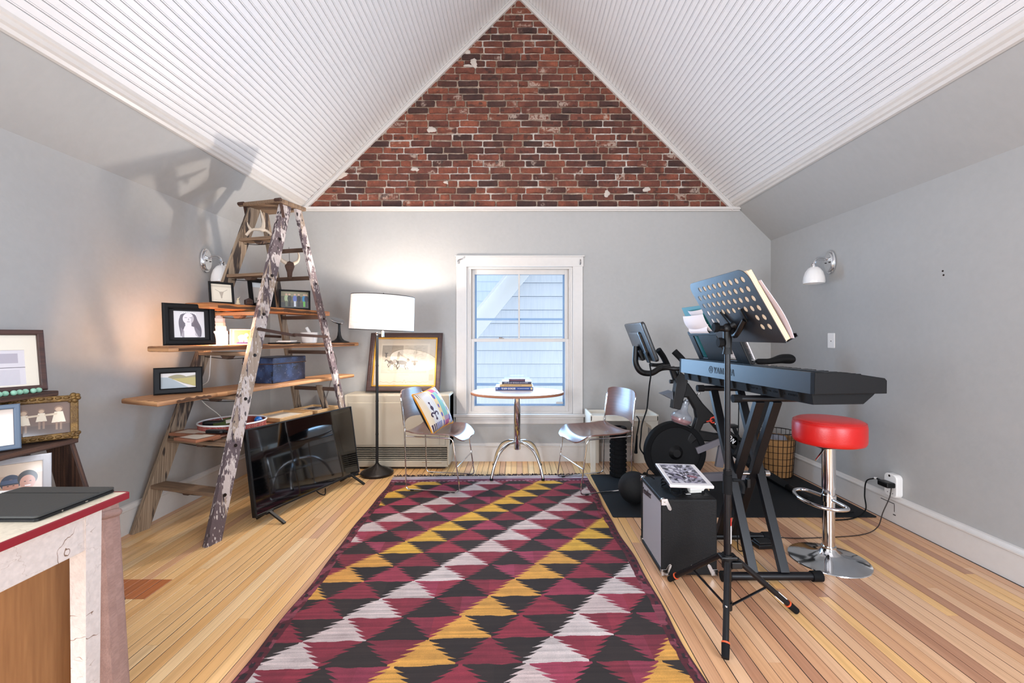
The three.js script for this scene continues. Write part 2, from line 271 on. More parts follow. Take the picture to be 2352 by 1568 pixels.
// floor: strips laid front to back on a dark subfloor
const floor = struct('floor', box(XR - XL + 0.3, 0.06, REAR - ZB + 0.4, [(XL + XR) / 2, -0.0312, (REAR + ZB) / 2], { r: 0 }), M.subfloor);
{
  const W = 0.0536; let k = 0;
  for (let x = XL + 0.012; x < XR - 0.012; x += W, k++) {
    const w = Math.min(W, XR - 0.012 - x) - rr(0.0018, 0.0044); if (w < 0.015) break;
    let z = REAR; const cuts = [];
    if (x > -2.2 && x < -1.82) cuts.push(-2.1, -2.27); else { let c = REAR - rr(0.6, 2.4); while (c > ZB + 0.5) { cuts.push(c); c -= rr(1.6, 3.6); } }
    cuts.push(ZB);
    for (const c of cuts) {
      const L = z - c - 0.0012, h = 0.016 + rr(-0.0003, 0.0003), e = 0.0009;
      const prof = [[-w / 2, -0.014], [w / 2, -0.014], [w / 2, h - 0.0155 - e], [w / 2 - e, h - 0.0155], [-w / 2 + e, h - 0.0155], [-w / 2, h - 0.0155 - e]];
      const g = new THREE.ExtrudeGeometry(shapeOf(prof), { depth: L, bevelEnabled: false }); g.translate(0, 0, -L / 2);
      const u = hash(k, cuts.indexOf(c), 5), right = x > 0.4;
      const mi = right ? [5, 4, 7, 8, 4, 8, 2, 7, 1, 8][Math.floor(u * 10)] : [0, 1, 3, 6, 0, 2, 4, 1, 6, 2][Math.floor(u * 10)];  // golden set left, pinker set right: light cast put into the board colour
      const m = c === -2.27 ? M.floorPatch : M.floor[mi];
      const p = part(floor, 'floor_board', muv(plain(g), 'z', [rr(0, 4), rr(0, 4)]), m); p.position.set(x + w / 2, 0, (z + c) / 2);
      z = c;
    }
  }
}
// walls
const WX0 = -0.505, WX1 = 0.555, WY0 = 0.475, WY1 = 1.945;
const rect = (x0, y0, x1, y1) => [[x0, y0], [x1, y0], [x1, y1], [x0, y1]];
struct('wall_back', ext([[XL - TH, -0.05], [XR + TH, -0.05], [XR + TH, KR], [XR, KR], [xr(LEDGE), LEDGE], [xl(LEDGE), LEDGE], [XL, KL], [XL - TH, KL]], TH, { holes: [rect(WX0, WY0, WX1, WY1)], b: 0, z0: ZB - TH }), M.wall);
const sideWall = (x, k) => ext(rect(ZB - TH, -0.05, REAR + TH, k), TH, { holes: [rect(0.3, 0.68, 1.6, 2.02)], b: 0 }).applyMatrix4(new THREE.Matrix4().makeBasis(V(0, 0, 1), V(0, 1, 0), V(-1, 0, 0)).setPosition(x, 0, 0));
struct('wall_left', sideWall(XL - TH / 2, KL), M.wall); struct('wall_right', sideWall(XR + TH / 2, KR), M.wall);
struct('wall_front', ext([[XL - TH, -0.05], [XR + TH, -0.05], [XR + TH, KR], [XR, KR], [AX, AY], [XL, KL], [XL - TH, KL]], TH, { holes: [-1.85, 1.85].map((x) => rect(x - 0.55, 0.68, x + 0.55, 2.22)), b: 0, z0: REAR }), M.wall);
for (const [i, [x, z, turn, w, h, y]] of [[-1.85, REAR, 0, 1.1, 1.54, 1.45], [1.85, REAR, 0, 1.1, 1.54, 1.45], [XL, 0.95, PI / 2, 1.3, 1.34, 1.35], [XR, 0.95, -PI / 2, 1.3, 1.34, 1.35]].entries()) {
  const g = structGroup('window_' + (i + 2), [x, y, z]); g.rotation.y = i < 2 ? PI : turn; const B = [];
  for (const s of [-1, 1]) { B.push(box(0.05, h, 0.04, [s * (w / 2 - 0.025), 0, -0.06])); B.push(box(w - 0.1, 0.05, 0.038, [0, s * (h / 2 - 0.025), -0.06])); B.push(box(0.1, h + 0.2, 0.02, [s * (w / 2 + 0.05), 0, 0.01])); B.push(box(w, 0.1, 0.02, [0, s * (h / 2 + 0.05), 0.01])); }
  B.push(box(w - 0.1, 0.045, 0.04, [0, 0, -0.06])); part(g, 'window_frame', B, M.trim); part(g, 'pane', box(w - 0.1, h - 0.1, 0.003, [0, 0, -0.066], { r: 0 }), M.glass);
}
// roof slopes: grey plaster below, beadboard above
for (const side of ['left', 'right']) {
  const L = side === 'left', x0 = L ? XL : XR, k0 = L ? KL : KR, s = L ? -1 : 1;
  const dx = AX - x0, dy = AY - k0, len = Math.hypot(dx, dy), ux = dx / len, uy = dy / len, nx = -uy * s * -1, ny = Math.abs(ux);       // n: outward
  const out = [s * uy, Math.abs(ux)];
  const q = [[x0, k0], [AX, AY], [AX + out[0] * 0.0, AY + 0.17], [x0 + s * TH, k0 + 0.12], [x0 + s * TH, k0]];
  const roof = struct('ceiling_' + side, ext(L ? q : q.slice().reverse(), REAR - ZB + 2 * TH, { b: 0, grain: 'z', z0: ZB - TH }), M.wall);
  // boards
  const ledgeT = Math.hypot((L ? xl(2.60) : xr(2.60)) - x0, 2.60 - k0), P = 0.0432; let n = 0;
  const zl = REAR - ZB;
  for (let t = ledgeT; t < len - 0.02; t += P, n++) {
    const w = Math.min(P, len - t) - 0.0022, th = 0.011, e = 0.0022;
    const prof = [[-w / 2, 0], [w / 2, 0], [w / 2, th - e], [w / 2 - e * 0.7, th], [w / 2 - 0.0065, th], [w / 2 - 0.0075, th - 0.003], [w / 2 - 0.009, th], [-w / 2 + e, th], [-w / 2, th - e]];
    const g = new THREE.ExtrudeGeometry(shapeOf(prof), { depth: zl, bevelEnabled: false }); g.translate(0, 0, -zl / 2);
    const b = part(roof, 'ceiling_board', muv(plain(g), 'z', [rr(0, 3), rr(0, 3)]), M.white);
    // local x runs up the slope, local y into the room
    const ex = V(ux, uy, 0), ey = V(-out[0], -out[1], 0), ez = V().crossVectors(ex, ey), m = new THREE.Matrix4();
    if (ez.z < 0) { ex.negate(); ez.negate(); }
    m.makeBasis(ex, ey, V().crossVectors(ex, ey)); m.setPosition(x0 + ux * (t + P / 2), k0 + uy * (t + P / 2), (REAR + ZB) / 2); b.applyMatrix4(m);
  }
  // moulding along the change from grey to white, and along the gable
  const tp = ledgeT - 0.035, mp = [[-0.045, 0], [0.045, 0], [0.045, 0.012], [0.034, 0.02], [0.02, 0.017], [0.004, 0.026], [-0.012, 0.02], [-0.03, 0.022], [-0.045, 0.01]];
  const along = (prof, L2) => { const g = new THREE.ExtrudeGeometry(shapeOf(prof), { depth: L2, bevelEnabled: false }); g.translate(0, 0, -L2 / 2); return muv(plain(g), 'z'); };
  { const g = along(mp, zl), ex = V(ux, uy, 0), ey = V(-out[0], -out[1], 0), m = new THREE.Matrix4(); m.makeBasis(ex, ey, V().crossVectors(ex, ey)); m.setPosition(x0 + ux * tp, k0 + uy * tp, (REAR + ZB) / 2); struct('trim_' + (L ? 1 : 2), g.applyMatrix4(m), M.trim); }
  { const t0 = ledgeT - 0.06, l2 = len - t0, g = along([[-0.03, 0], [0.03, 0], [0.03, 0.012], [0.012, 0.018], [0.0, 0.03], [-0.03, 0.034]], l2), d = V(ux, uy, 0), nn = V(-out[0], -out[1], 0), fw = V(0, 0, 1), m = new THREE.Matrix4();
    const ex = L ? nn.clone().negate() : nn.clone().negate(); m.makeBasis(ex, fw, V().crossVectors(ex, fw)); m.setPosition(x0 + ux * (t0 + l2 / 2) - out[0] * 0.042, k0 + uy * (t0 + l2 / 2) - out[1] * 0.042, ZB); struct('trim_' + (L ? 3 : 4), g.applyMatrix4(m), M.trim); }
}
// gable of bare brick
const gable = struct('wall_gable', ext([[xl(LEDGE), LEDGE], [xr(LEDGE), LEDGE], [AX, AY]], TH, { b: 0, z0: ZB - TH }), M.mortar);
{
  const H = 0.0667, list = []; let row = 0;
  for (let y = LEDGE + 0.006; y < AY - 0.06; y += H, row++) {
    const h = H - rr(0.010, 0.015), xa = xl(y + h * 0.5) + 0.01, xb = xr(y + h * 0.5) - 0.01; let x = xa - rr(0, 0.2);
    while (x < xb) {
      let w = hash(row, Math.floor(x * 100), 7) < 0.14 ? rr(0.088, 0.1) : rr(0.184, 0.2);
      const a = Math.max(x, xa), b = Math.min(x + w, xb);
      if (b - a > 0.03) list.push({ x: (a + b) / 2, y: y + h / 2 + rr(-0.002, 0.002), w: b - a, h, row });
      x += w + rr(0.009, 0.016);
    }
  }
  list.sort((p, q) => q.w * q.h - p.w * p.h);
  const rest = [];
  list.forEach((b, i) => {
    const W = b.w / 2, Hh = b.h / 2, j = () => rr(-0.005, 0.005), c = 0.007;
    const o = [[-W + c, -Hh + j() * 0.7], [0, -Hh + j() * 0.5], [W - c, -Hh + j() * 0.7], [W + j() * 0.4, -Hh + c], [W + j() * 0.4, Hh - c], [W - c, Hh + j() * 0.7], [0, Hh + j() * 0.5], [-W + c, Hh + j() * 0.7], [-W + j() * 0.4, Hh - c], [-W + j() * 0.4, -Hh + c]];
    const d = rr(0.006, 0.013), pos = [], n = o.length, k = 0.004;
    const in_ = o.map((p) => [p[0] - Math.sign(p[0]) * k, p[1] - Math.sign(p[1]) * k]);
    for (let t = 1; t < n - 1; t++) pos.push(...in_[0], d, ...in_[t], d, ...in_[t + 1], d);
    for (let t = 0; t < n; t++) { const p = o[t], q = o[(t + 1) % n], r = in_[t], s = in_[(t + 1) % n]; pos.push(...p, d - k, ...q, d - k, ...s, d, ...p, d - k, ...s, d, ...r, d, ...p, -0.004, ...q, -0.004, ...q, d - k, ...p, -0.004, ...q, d - k, ...p, d - k); }
    const g = new THREE.BufferGeometry(); g.setAttribute('position', new THREE.BufferAttribute(new Float32Array(pos), 3)); g.computeVertexNormals();
    const m = M.brick[Math.floor(hash(i, b.row, 17) * 7)], gg = muv(plain(g), 'x', [b.x + Math.floor(rr(0, 3)) * 0.37, b.y + Math.floor(rr(0, 3)) * 0.29]);
    if (i < 298) { const p = part(gable, 'brick', gg, m); p.position.set(b.x, b.y, ZB); } else { gg.translate(b.x, b.y, ZB); rest.push(gg); }
  });
  if (rest.length) part(gable, 'brick', rest, M.brick[1]).userData.kind = 'stuff';
  // lumps of lime plaster left on the bricks
  for (const [x, y, sx, sy] of [[-0.435, 3.99, 0.06, 0.066], [-0.5, 4.1, 0.04, 0.045], [-0.49, 3.96, 0.07, 0.02], [-1.03, 2.92, 0.09, 0.03], [-0.72, 2.79, 0.05, 0.025], [-1.83, 2.86, 0.16, 0.09], [-1.72, 3.02, 0.1, 0.09], [-1.55, 3.18, 0.06, 0.09], [-0.86, 3.32, 0.06, 0.05], [0.9, 2.68, 0.05, 0.05], [1.3, 2.72, 0.06, 0.04]]) {
    const g = new THREE.SphereGeometry(1, 14, 10), p = g.attributes.position;
    for (let i = 0; i < p.count; i++) { const a = Math.atan2(p.getY(i), p.getX(i)), k = 1 + 0.16 * Math.sin(a * 2 + x * 20) + 0.12 * Math.sin(a * 3 + y * 31) + 0.08 * Math.sin(a * 7 + y * 9); p.setXYZ(i, p.getX(i) * k * sx * 0.72, p.getY(i) * k * sy * 0.72, p.getZ(i) * 0.014); }
    g.computeVertexNormals(); const q = part(gable, 'plaster_patch', muv(g), M.plaster); q.position.set(x, y, ZB + 0.002);
  }
}
struct('trim_5', [box(xr(LEDGE) - xl(LEDGE) + 0.04, 0.026, 0.036, [(xl(LEDGE) + xr(LEDGE)) / 2, LEDGE - 0.016, ZB + 0.018], { r: 0.004 }), box(xr(LEDGE) - xl(LEDGE) + 0.04, 0.016, 0.02, [(xl(LEDGE) + xr(LEDGE)) / 2, LEDGE - 0.036, ZB + 0.01], { r: 0.003 })], M.trim);
// baseboards
{
  const prof = [[0, 0], [0.02, 0], [0.02, 0.145], [0.026, 0.15], [0.026, 0.158], [0.018, 0.165], [0.012, 0.178], [0.0, 0.182]];
  const run = (L) => { const g = new THREE.ExtrudeGeometry(shapeOf(prof), { depth: L, bevelEnabled: false }); g.translate(0, 0, -L / 2); return muv(plain(g), 'z'); };
  const zl = REAR - ZB, b = run(XR - XL); b.rotateY(-PI / 2); b.translate((XL + XR) / 2, 0, ZB); struct('baseboard_back', b, M.trim);
  const l = run(zl); l.translate(XL, 0, (REAR + ZB) / 2); struct('baseboard_left', l, M.trim);
  const r = run(zl); r.rotateY(PI); r.translate(XR, 0, (REAR + ZB) / 2);
  const bb = struct('baseboard_right', r, M.trim);
  // an old blanked-off outlet cut into the right baseboard
  part(bb, 'cut_edge', [box(0.002, 0.004, 0.11, [XR - 0.0205, 0.128, -3.01], { r: 0 }), box(0.002, 0.05, 0.003, [XR - 0.0205, 0.1, -2.955], { r: 0 }), box(0.002, 0.006, 0.02, [XR - 0.0205, 0.055, -2.955], { r: 0 })], M.subfloor);
}
// the window in the back wall
{
  const w = structGroup('window_1', [0, 0, ZB]), t = 0.022;
  part(w, 'casing', [box(0.105, WY1 - WY0 + 0.1, t, [WX0 - 0.0525, (WY0 + WY1) / 2 + 0.05, t / 2], { r: 0.004, grain: 'y' })], M.trim);
  part(w, 'casing', [box(0.1, WY1 - WY0 + 0.1, t, [WX1 + 0.05, (WY0 + WY1) / 2 + 0.05, t / 2], { r: 0.004, grain: 'y' })], M.trim);
  part(w, 'head_casing', [box(WX1 - WX0 + 0.215, 0.1, t + 0.004, [(WX0 + WX1) / 2, WY1 + 0.05, t / 2], { r: 0.004 }), box(WX1 - WX0 + 0.235, 0.012, t + 0.016, [(WX0 + WX1) / 2, WY1 + 0.104, t / 2 + 0.006], { r: 0.003 })], M.trim);
  part(w, 'window_sill', [box(WX1 - WX0 + 0.27, 0.03, 0.17, [(WX0 + WX1) / 2, WY0 - 0.015, -0.035], { r: 0.006 })], M.trim);
  part(w, 'apron', [box(WX1 - WX0 + 0.22, 0.028, 0.028, [(WX0 + WX1) / 2, WY0 - 0.046, 0.014], { r: 0.006 }), box(WX1 - WX0 + 0.22, 0.045, 0.02, [(WX0 + WX1) / 2, WY0 - 0.08, 0.01], { r: 0.005 })], M.trim);
  // jamb lining and stops
  part(w, 'jamb', [box(0.02, WY1 - WY0, TH, [WX0 + 0.01, (WY0 + WY1) / 2, -TH / 2 - 0.001], { grain: 'y' }), box(0.02, WY1 - WY0, TH, [WX1 - 0.01, (WY0 + WY1) / 2, -TH / 2 - 0.001], { grain: 'y' }), box(WX1 - WX0 - 0.038, 0.02, TH - 0.003, [(WX0 + WX1) / 2, WY1 - 0.01, -TH / 2]), box(WX1 - WX0 - 0.038, 0.02, TH - 0.003, [(WX0 + WX1) / 2, WY0 + 0.01, -TH / 2]),
    box(0.02, WY1 - WY0, 0.014, [WX0 + 0.03, (WY0 + WY1) / 2, -0.012], { grain: 'y' }), box(0.014, WY1 - WY0, 0.014, [WX1 - 0.027, (WY0 + WY1) / 2, -0.012], { grain: 'y' })], M.trim);
  const a0 = WX0 + 0.022, a1 = WX1 - 0.022, mid = 1.2, cxm = (a0 + a1) / 2;
  const sash = (name, y0, y1, z, bot, top, st, mull) => {
    const f = part(w, name, [box(st, y1 - y0, 0.034, [a0 + st / 2, (y0 + y1) / 2, z], { r: 0.004, grain: 'y' }), box(st, y1 - y0, 0.034, [a1 - st / 2, (y0 + y1) / 2, z], { r: 0.004, grain: 'y' }), box(a1 - a0 - 2 * st + 0.002, bot, 0.033, [cxm, y0 + bot / 2, z], { r: 0.002 }), box(a1 - a0 - 2 * st + 0.002, top, 0.033, [cxm, y1 - top / 2, z], { r: 0.002 })], M.trim);
    const pw = a1 - a0 - 2 * st, ph = y1 - y0 - bot - top;
    if (mull) { part(f, 'muntin', box(0.018, ph, 0.026, [cxm - 0.006, (y0 + bot + y1 - top) / 2, z], { r: 0.004, grain: 'y' }), M.trim); for (const s of [-1, 1]) part(f, 'pane', box(pw / 2 - 0.008, ph + 0.004, 0.003, [cxm + s * (pw / 4 + 0.003), (y0 + bot + y1 - top) / 2, z], { r: 0 }), M.glass); }
    else part(f, 'pane', box(pw, ph + 0.004, 0.003, [cxm, (y0 + bot + y1 - top) / 2, z], { r: 0 }), M.glass);
    return f;
  };
  sash('upper_sash', mid - 0.005, WY1 - 0.018, -0.075, 0.032, 0.048, 0.05, true);
  const ls = sash('lower_sash', WY0 + 0.018, mid + 0.024, -0.036, 0.052, 0.03, 0.048, false);
  part(ls, 'sash_latch', [box(0.05, 0.008, 0.016, [-0.16, mid + 0.029, -0.03]), rod([-0.185, mid + 0.036, -0.03], [-0.15, mid + 0.036, -0.03], 0.004)], M.steel);
  part(ls, 'sash_lift', [box(0.07, 0.022, 0.012, [0.43, WY0 + 0.1, -0.052], { r: 0.004 })], M.trim);
  // aluminium storm frame outside the sashes
  const sf = [box(0.022, WY1 - WY0 - 0.04, 0.014, [a0 + 0.055, (WY0 + WY1) / 2, -0.118]), box(0.022, WY1 - WY0 - 0.04, 0.014, [a1 - 0.055, (WY0 + WY1) / 2, -0.118])];
  for (const [y, h] of [[WY0 + 0.07, 0.02], [0.755, 0.028], [1.425, 0.022], [WY1 - 0.055, 0.02]]) sf.push(box(a1 - a0 - 0.132, h, 0.013, [cxm, y, -0.118]));
  part(w, 'storm_frame', sf, M.vinylBlue);
  // blind brackets left at the top corners
  for (const s of [0, 1]) part(w, 'blind_bracket', s ? [tube([[WX1 + 0.075, WY1 + 0.07, 0.03], [WX1 + 0.075, WY1 + 0.045, 0.045], [WX1 + 0.072, WY1 + 0.02, 0.03]], 0.005)] : [tube([[WX0 - 0.02, WY1 + 0.1, 0.034], [WX0 - 0.04, WY1 + 0.075, 0.036], [WX0 - 0.085, WY1 + 0.06, 0.04], [WX0 - 0.085, WY1 + 0.03, 0.034]], 0.005), box(0.014, 0.03, 0.02, [WX0 - 0.082, WY1 + 0.04, 0.03])], M.steel);
}
// the neighbouring house, two metres off
{
  const h = thing('neighbouring_house', 'pale clapboard house seen close through the back window', 'house', [0, -3, -6.6]);
  const P = 0.202; let i = 0;
  for (let y = 0; y < 7.4; y += P, i++) {
    const top = y + P - 0.026, lim = (yy) => Math.max(-3.4, (yy - 3 - 2.02) / 1.22 - 0.07);
    const x0 = lim(top - 0.05), g = hexa([[x0, y, -0.02], [3.4, y, -0.02], [3.4, y, 0.024], [x0, y, 0.024]].reverse().map((p) => p), [[x0, top + 0.02, -0.02], [3.4, top + 0.02, -0.02], [3.4, top + 0.02, 0.004], [x0, top + 0.02, 0.004]].reverse(), 'x');
    if (x0 < 3.3) part(h, 'siding_board', g, M.siding);
  }
  part(h, 'shadow_line_backing', hexa([[-4.2, 0, -0.03], [3.4, 0, -0.03], [3.4, 0, -0.05], [-4.2, 0, -0.05]], [[2.1, 7.6, -0.03], [3.4, 7.6, -0.03], [3.4, 7.6, -0.05], [2.1, 7.6, -0.05]]), mat(0x9dbbe0, 0.8));  // blue backing sheet: shadow lines between the clapboards put into its colour
  part(h, 'rake_board', [bar([-2.2, 3 + 2.24 - 2.2 * 1.22 - 0.09, 0.05], [2.2, 3 + 2.24 + 2.2 * 1.22 - 0.09, 0.05], 0.05, 0.27, [0, 1, 0]), bar([-2.2, 3 + 2.24 - 2.2 * 1.22 + 0.1, 0.12], [2.2, 3 + 2.24 + 2.2 * 1.22 + 0.1, 0.12], 0.2, 0.03, [0, 1, 0])], M.rakeBoard);
  const f = thing('far_house', 'second clapboard house wall showing beyond the white sloping rake board', 'house', [0, -3, -8.6]);
  for (let y = 0; y < 8; y += 0.19) part(f, 'siding_board', hexa([[-4, y, -0.02], [4, y, -0.02], [4, y, 0.016], [-4, y, 0.016]].reverse(), [[-4, y + 0.2, -0.02], [4, y + 0.2, -0.02], [4, y + 0.2, 0.004], [-4, y + 0.2, 0.004]].reverse(), 'x'), M.siding);
}
// ---------------------------------------------------------------- old step ladder used as a shelf
const LT = -0.284, LO = [-2.142, 0, -2.695];
const L2W = (lat, s, y) => [LO[0] + 0.96 * lat + 0.28 * s, y, LO[2] + 0.28 * lat - 0.96 * s];   // across, into the room's back, up
{
  const t = thing('step_ladder', 'tall weathered wooden step ladder splashed with paint, standing with planks across its steps', 'ladder', LO, LT);
  const H = 2.25, fs = (y) => 0.72 * y / H, fw = (y) => 0.304 - 0.154 * y / 2.28;
  const quad = (cx, w, s0, s1, y) => [[cx - w / 2, y, -s0], [cx + w / 2, y, -s0], [cx + w / 2, y, -s1], [cx - w / 2, y, -s1]];
  for (const k of [1, -1]) {
    const r = part(t, 'front_rail', hexa(quad(k * 0.304, 0.03, 0, 0.1, 0), quad(k * 0.15, 0.03, 0.72, 0.815, H)), k > 0 ? M.railPaint : M.rail, k > 0 ? 'front rail with chipped white and purple paint' : 'bare grey front rail with dark stains');
    const q = part(t, 'rear_rail', hexa(quad(k * 0.27, 0.026, 1.45, 1.515, 0), quad(k * 0.165, 0.026, 0.85, 0.91, H)), k > 0 ? M.railPaint : M.rail);
    const bolts = []; for (let i = 1; i < 8; i++) { const y = 0.285 * i - 0.02; bolts.push(rod([k * (fw(y) + 0.012), y, -fs(y) - 0.05], [k * (fw(y) + 0.02), y, -fs(y) - 0.05], 0.012, 0.01, 10)); }
    part(r, 'bolt', bolts, M.iron);
    const b2 = []; for (let i = 2; i < 8; i++) { const y = 0.285 * i - 0.03, s = 1.48 - 0.595 * y / H, x = 0.27 - 0.105 * y / H; b2.push(rod([k * (x + 0.01), y, -s], [k * (x + 0.018), y, -s], 0.01, 0.008, 10)); }
    part(q, 'bolt', b2, M.iron);
    part(t, 'spreader_arm', [bar([k * 0.235, 1.3, -0.45], [k * 0.235, 1.255, -0.78], 0.006, 0.022, [0, 1, 0]), bar([k * 0.242, 1.262, -0.76], [k * 0.242, 1.245, -1.13], 0.006, 0.022, [0, 1, 0]), rod([k * 0.225, 1.26, -0.77], [k * 0.25, 1.26, -0.77], 0.013, 0.013, 10), rod([k * 0.225, 1.3, -0.45], [k * 0.25, 1.3, -0.45], 0.012, 0.012, 10)], M.rust);
    part(t, 'top_bracket', [bar([k * 0.172, 2.275, -0.7], [k * 0.172, 2.15, -0.73], 0.004, 0.03, [0, 0, 1]), bar([k * 0.18, 2.265, -0.73], [k * 0.176, 2.265, -0.94], 0.006, 0.022, [0, 1, 0]), rod([k * 0.15, 2.268, -0.675], [k * 0.2, 2.268, -0.675], 0.014, 0.014, 12)], M.rust);
  }
  part(t, 'ladder_top', [box(0.38, 0.03, 0.26, [0, 2.268, -0.815], { r: 0.006 }), rod([-0.2, 2.262, -0.683], [0.2, 2.262, -0.683], 0.014, 0.014, 10)], M.stepWood);
  for (let i = 1; i < 8; i++) {
    const y = 0.285 * i, w = 2 * fw(y) - 0.03, s = fs(y) + 0.05;
    const st = part(t, 'step', box(w, 0.024, 0.1, [0, y - 0.012, -s], { r: 0.004 }), M.stepWood);
    part(st, 'truss_rod', tube([[-w / 2, y - 0.035, -s], [-0.04, y - 0.047, -s], [0.04, y - 0.047, -s], [w / 2, y - 0.035, -s]], 0.0028, { seg: 16, rs: 6 }), M.iron);
    part(st, 'truss_block', ext([[-0.04, 0.02], [0.04, 0.02], [0.02, 0], [-0.02, 0]], 0.05, { b: 0.001, p: [0, y - 0.046, -s] }), M.rung);
  }
  for (const y of [0.53, 0.805, 1.13, 1.425, 1.745, 1.965]) { const s = 1.485 - 0.6 * y / H, w = 2 * (0.27 - 0.105 * y / H) - 0.026; part(t, 'rear_rung', box(w, 0.03, 0.032, [0, y - 0.017, -s], { r: 0.004 }), M.rung); }
  part(t, 'rear_brace', hexa(quad(0.14, 0.06, 1.445, 1.47, 0.0), quad(0.055, 0.05, 1.235, 1.26, 0.82)), M.rail);
}
// live-edge planks lying on the steps
function plank(name, outline, y, th, m, label, ridge) {
  const t = thing(name, label, 'shelf', [LO[0], y, LO[2]], LT, 'planks across the ladder'), n = outline.length, pos = [], seg = [];
  for (let i = 0; i < n; i++) { const a = outline[i], b = outline[(i + 1) % n], L = Math.hypot(b[0] - a[0], b[1] - a[1]), k = Math.max(1, Math.round(L / 0.06)); for (let j = 0; j < k; j++) { const f = j / k, w = (L > 0.6 ? 0.008 : 0.002); seg.push([a[0] + (b[0] - a[0]) * f + (vn(i * 7 + j * 0.8, 3, 64, 64, 5) - 0.5) * w * 2, a[1] + (b[1] - a[1]) * f + (vn(i * 5 + j * 0.7, 9, 64, 64, 8) - 0.5) * 0.004]); } }
  const sh = seg.map((p) => [p[0], p[1]]);
  let g = ext(sh, th, { b: Math.min(0.008, th * 0.3), bs: 2, grain: 'y' }); g.rotateX(-PI / 2); part(t, 'board', g, m);
  // bark left along the right-hand edge
  const e = seg.filter((p, i) => i > 0).filter((p) => p[0] > (outline[1][0] + outline[2][0]) / 2 - 0.04 && p[1] > outline[0][1] + 0.05 && p[1] < outline[2][1] - 0.05);
  if (e.length > 3) part(t, 'bark_edge', sheet((u, v) => { const k = u * (e.length - 1), i = Math.min(e.length - 2, Math.floor(k)), f = k - i, x = e[i][0] + (e[i + 1][0] - e[i][0]) * f, s = e[i][1] + (e[i + 1][1] - e[i][1]) * f; return V(x - 0.002 + 0.006 * Math.sin(v * PI) * (0.5 + vn(u * 30, v * 3, 64, 64, 4)), -th * (0.32 + 0.02 * Math.sin(u * 20)) + v * th * 0.66 * (0.6 + 0.5 * vn(u * 14, 1, 64, 64, 6)), -s); }, 48, 4, 0.003), M.bark);
  return t;
}
plank('shelf_plank', [[-0.12, 0.2], [0.1, 0.2], [0.1, 1.33], [-0.09, 1.33]], 1.451, 0.04, M.liveOrange, 'short orange-brown live-edge plank, the topmost across the ladder');
plank('shelf_plank', [[-0.08, -0.055], [0.105, -0.06], [0.102, 1.74], [-0.07, 1.72]], 1.173, 0.034, M.live, 'long live-edge plank holding the glowing lamp and large portrait frame');
plank('shelf_plank', [[-0.1, -0.18], [0.23, -0.21], [0.17, 0.2], [0.14, 1.62], [-0.1, 1.6], [-0.15, 0.2]], 0.875, 0.03, M.live, 'long live-edge plank holding the blue metal box and landscape photo');
plank('shelf_plank', [[-0.13, 0.2], [0.13, 0.2], [0.14, 1.4], [-0.14, 1.4]], 0.584, 0.02, M.edgeWood, 'reddish plank low on the ladder, under the tray and bare canvases');

// ---------------------------------------------------------------- framed pictures
// w x h outside size, b border width, print: canvas texture; tilt leans it back; face: border material
function frame(name, label, cat, w, h, b, d, face, printTex, pos, yaw, tilt, o = {}) {
  const t = thing(name, label, cat, [pos[0], pos[1] + d / 2 * Math.sin(tilt) + 0.0006, pos[2]], yaw, o.group); t.rotation.x = -tilt;
  const hole = rect(-w / 2 + b, b, w / 2 - b, h - b);
  part(t, 'frame_border', ext(rect(-w / 2, 0, w / 2, h), d, { holes: [hole.slice().reverse()], b: Math.min(b * 0.3, o.bev ?? 0.005), bs: 2 }), face, o.borderLabel);
  if (o.ornate) { const g = []; for (const [x, y] of [[-1, 0], [1, 0], [-1, 1], [1, 1]]) for (let k = 0; k < 9; k++) g.push(ball(rr(0.006, 0.012), [x * (w / 2 - b * 0.5) + rr(-0.018, 0.018), (y ? h - b * 0.5 : b * 0.5) + rr(-0.016, 0.016), d / 2 + rr(-0.004, 0.004)], 8)); for (let k = -3; k <= 3; k++) for (const y of [b * 0.4, h - b * 0.4]) g.push(ball(0.007, [k * w / 9, y, d / 2], 8, [1.6, 1, 1])); part(t, 'corner_ornament', muv(merged(g)), face); }
  const iw = w - 2 * b, ih = h - 2 * b, z = -d / 2 + 0.006;
  part(t, 'backing', box(w - b, h - b, 0.004, [0, h / 2, -d / 2 + 0.002], { r: 0 }), M.cardboard);
  if (o.slip) part(t, 'inner_slip', ext(rect(-iw / 2 - 0.001, b - 0.001, iw / 2 + 0.001, h - b + 0.001), d * 0.5, { holes: [rect(-iw / 2 + o.slip, b + o.slip, iw / 2 - o.slip, h - b - o.slip).reverse()], b: 0.002 }), M.goldStrip, 'thin gilt inner slip');
  let pw = iw, ph = ih;
  if (o.mount) { pw = o.mount[0]; ph = o.mount[1]; const my = o.mount[2] || 0; part(t, 'mount', ext(rect(-iw / 2, b, iw / 2, h - b), 0.003, { holes: [rect(-pw / 2, h / 2 + my - ph / 2, pw / 2, h / 2 + my + ph / 2).reverse()], b: 0.0005, p: [0, 0, z + 0.003] }), o.mountMat || M.canvasBoard); }
  const pg = new THREE.PlaneGeometry(pw + 0.002, ph + 0.002); pg.translate(0, h / 2 + (o.mount?.[2] || 0), z + 0.001);
  part(t, 'print', plain(pg), new THREE.MeshPhysicalMaterial({ map: printTex, roughness: 0.5, clearcoat: o.glass ? 0 : 0.6, clearcoatRoughness: 0.06 }));
  if (o.glass) part(t, 'glass', box(iw + 0.004, ih + 0.004, 0.002, [0, h / 2, z + 0.0075], { r: 0 }), M.glass);
  if (o.stand) part(t, 'easel_back', bar([0, h * 0.75, -d / 2 - 0.004], [0, (d / 2 + h * 0.3) * Math.tan(tilt) + 0.004, -d / 2 - h * 0.3], 0.05, 0.004, [0, 0, 1]), M.frameBlack);
  return t;
}
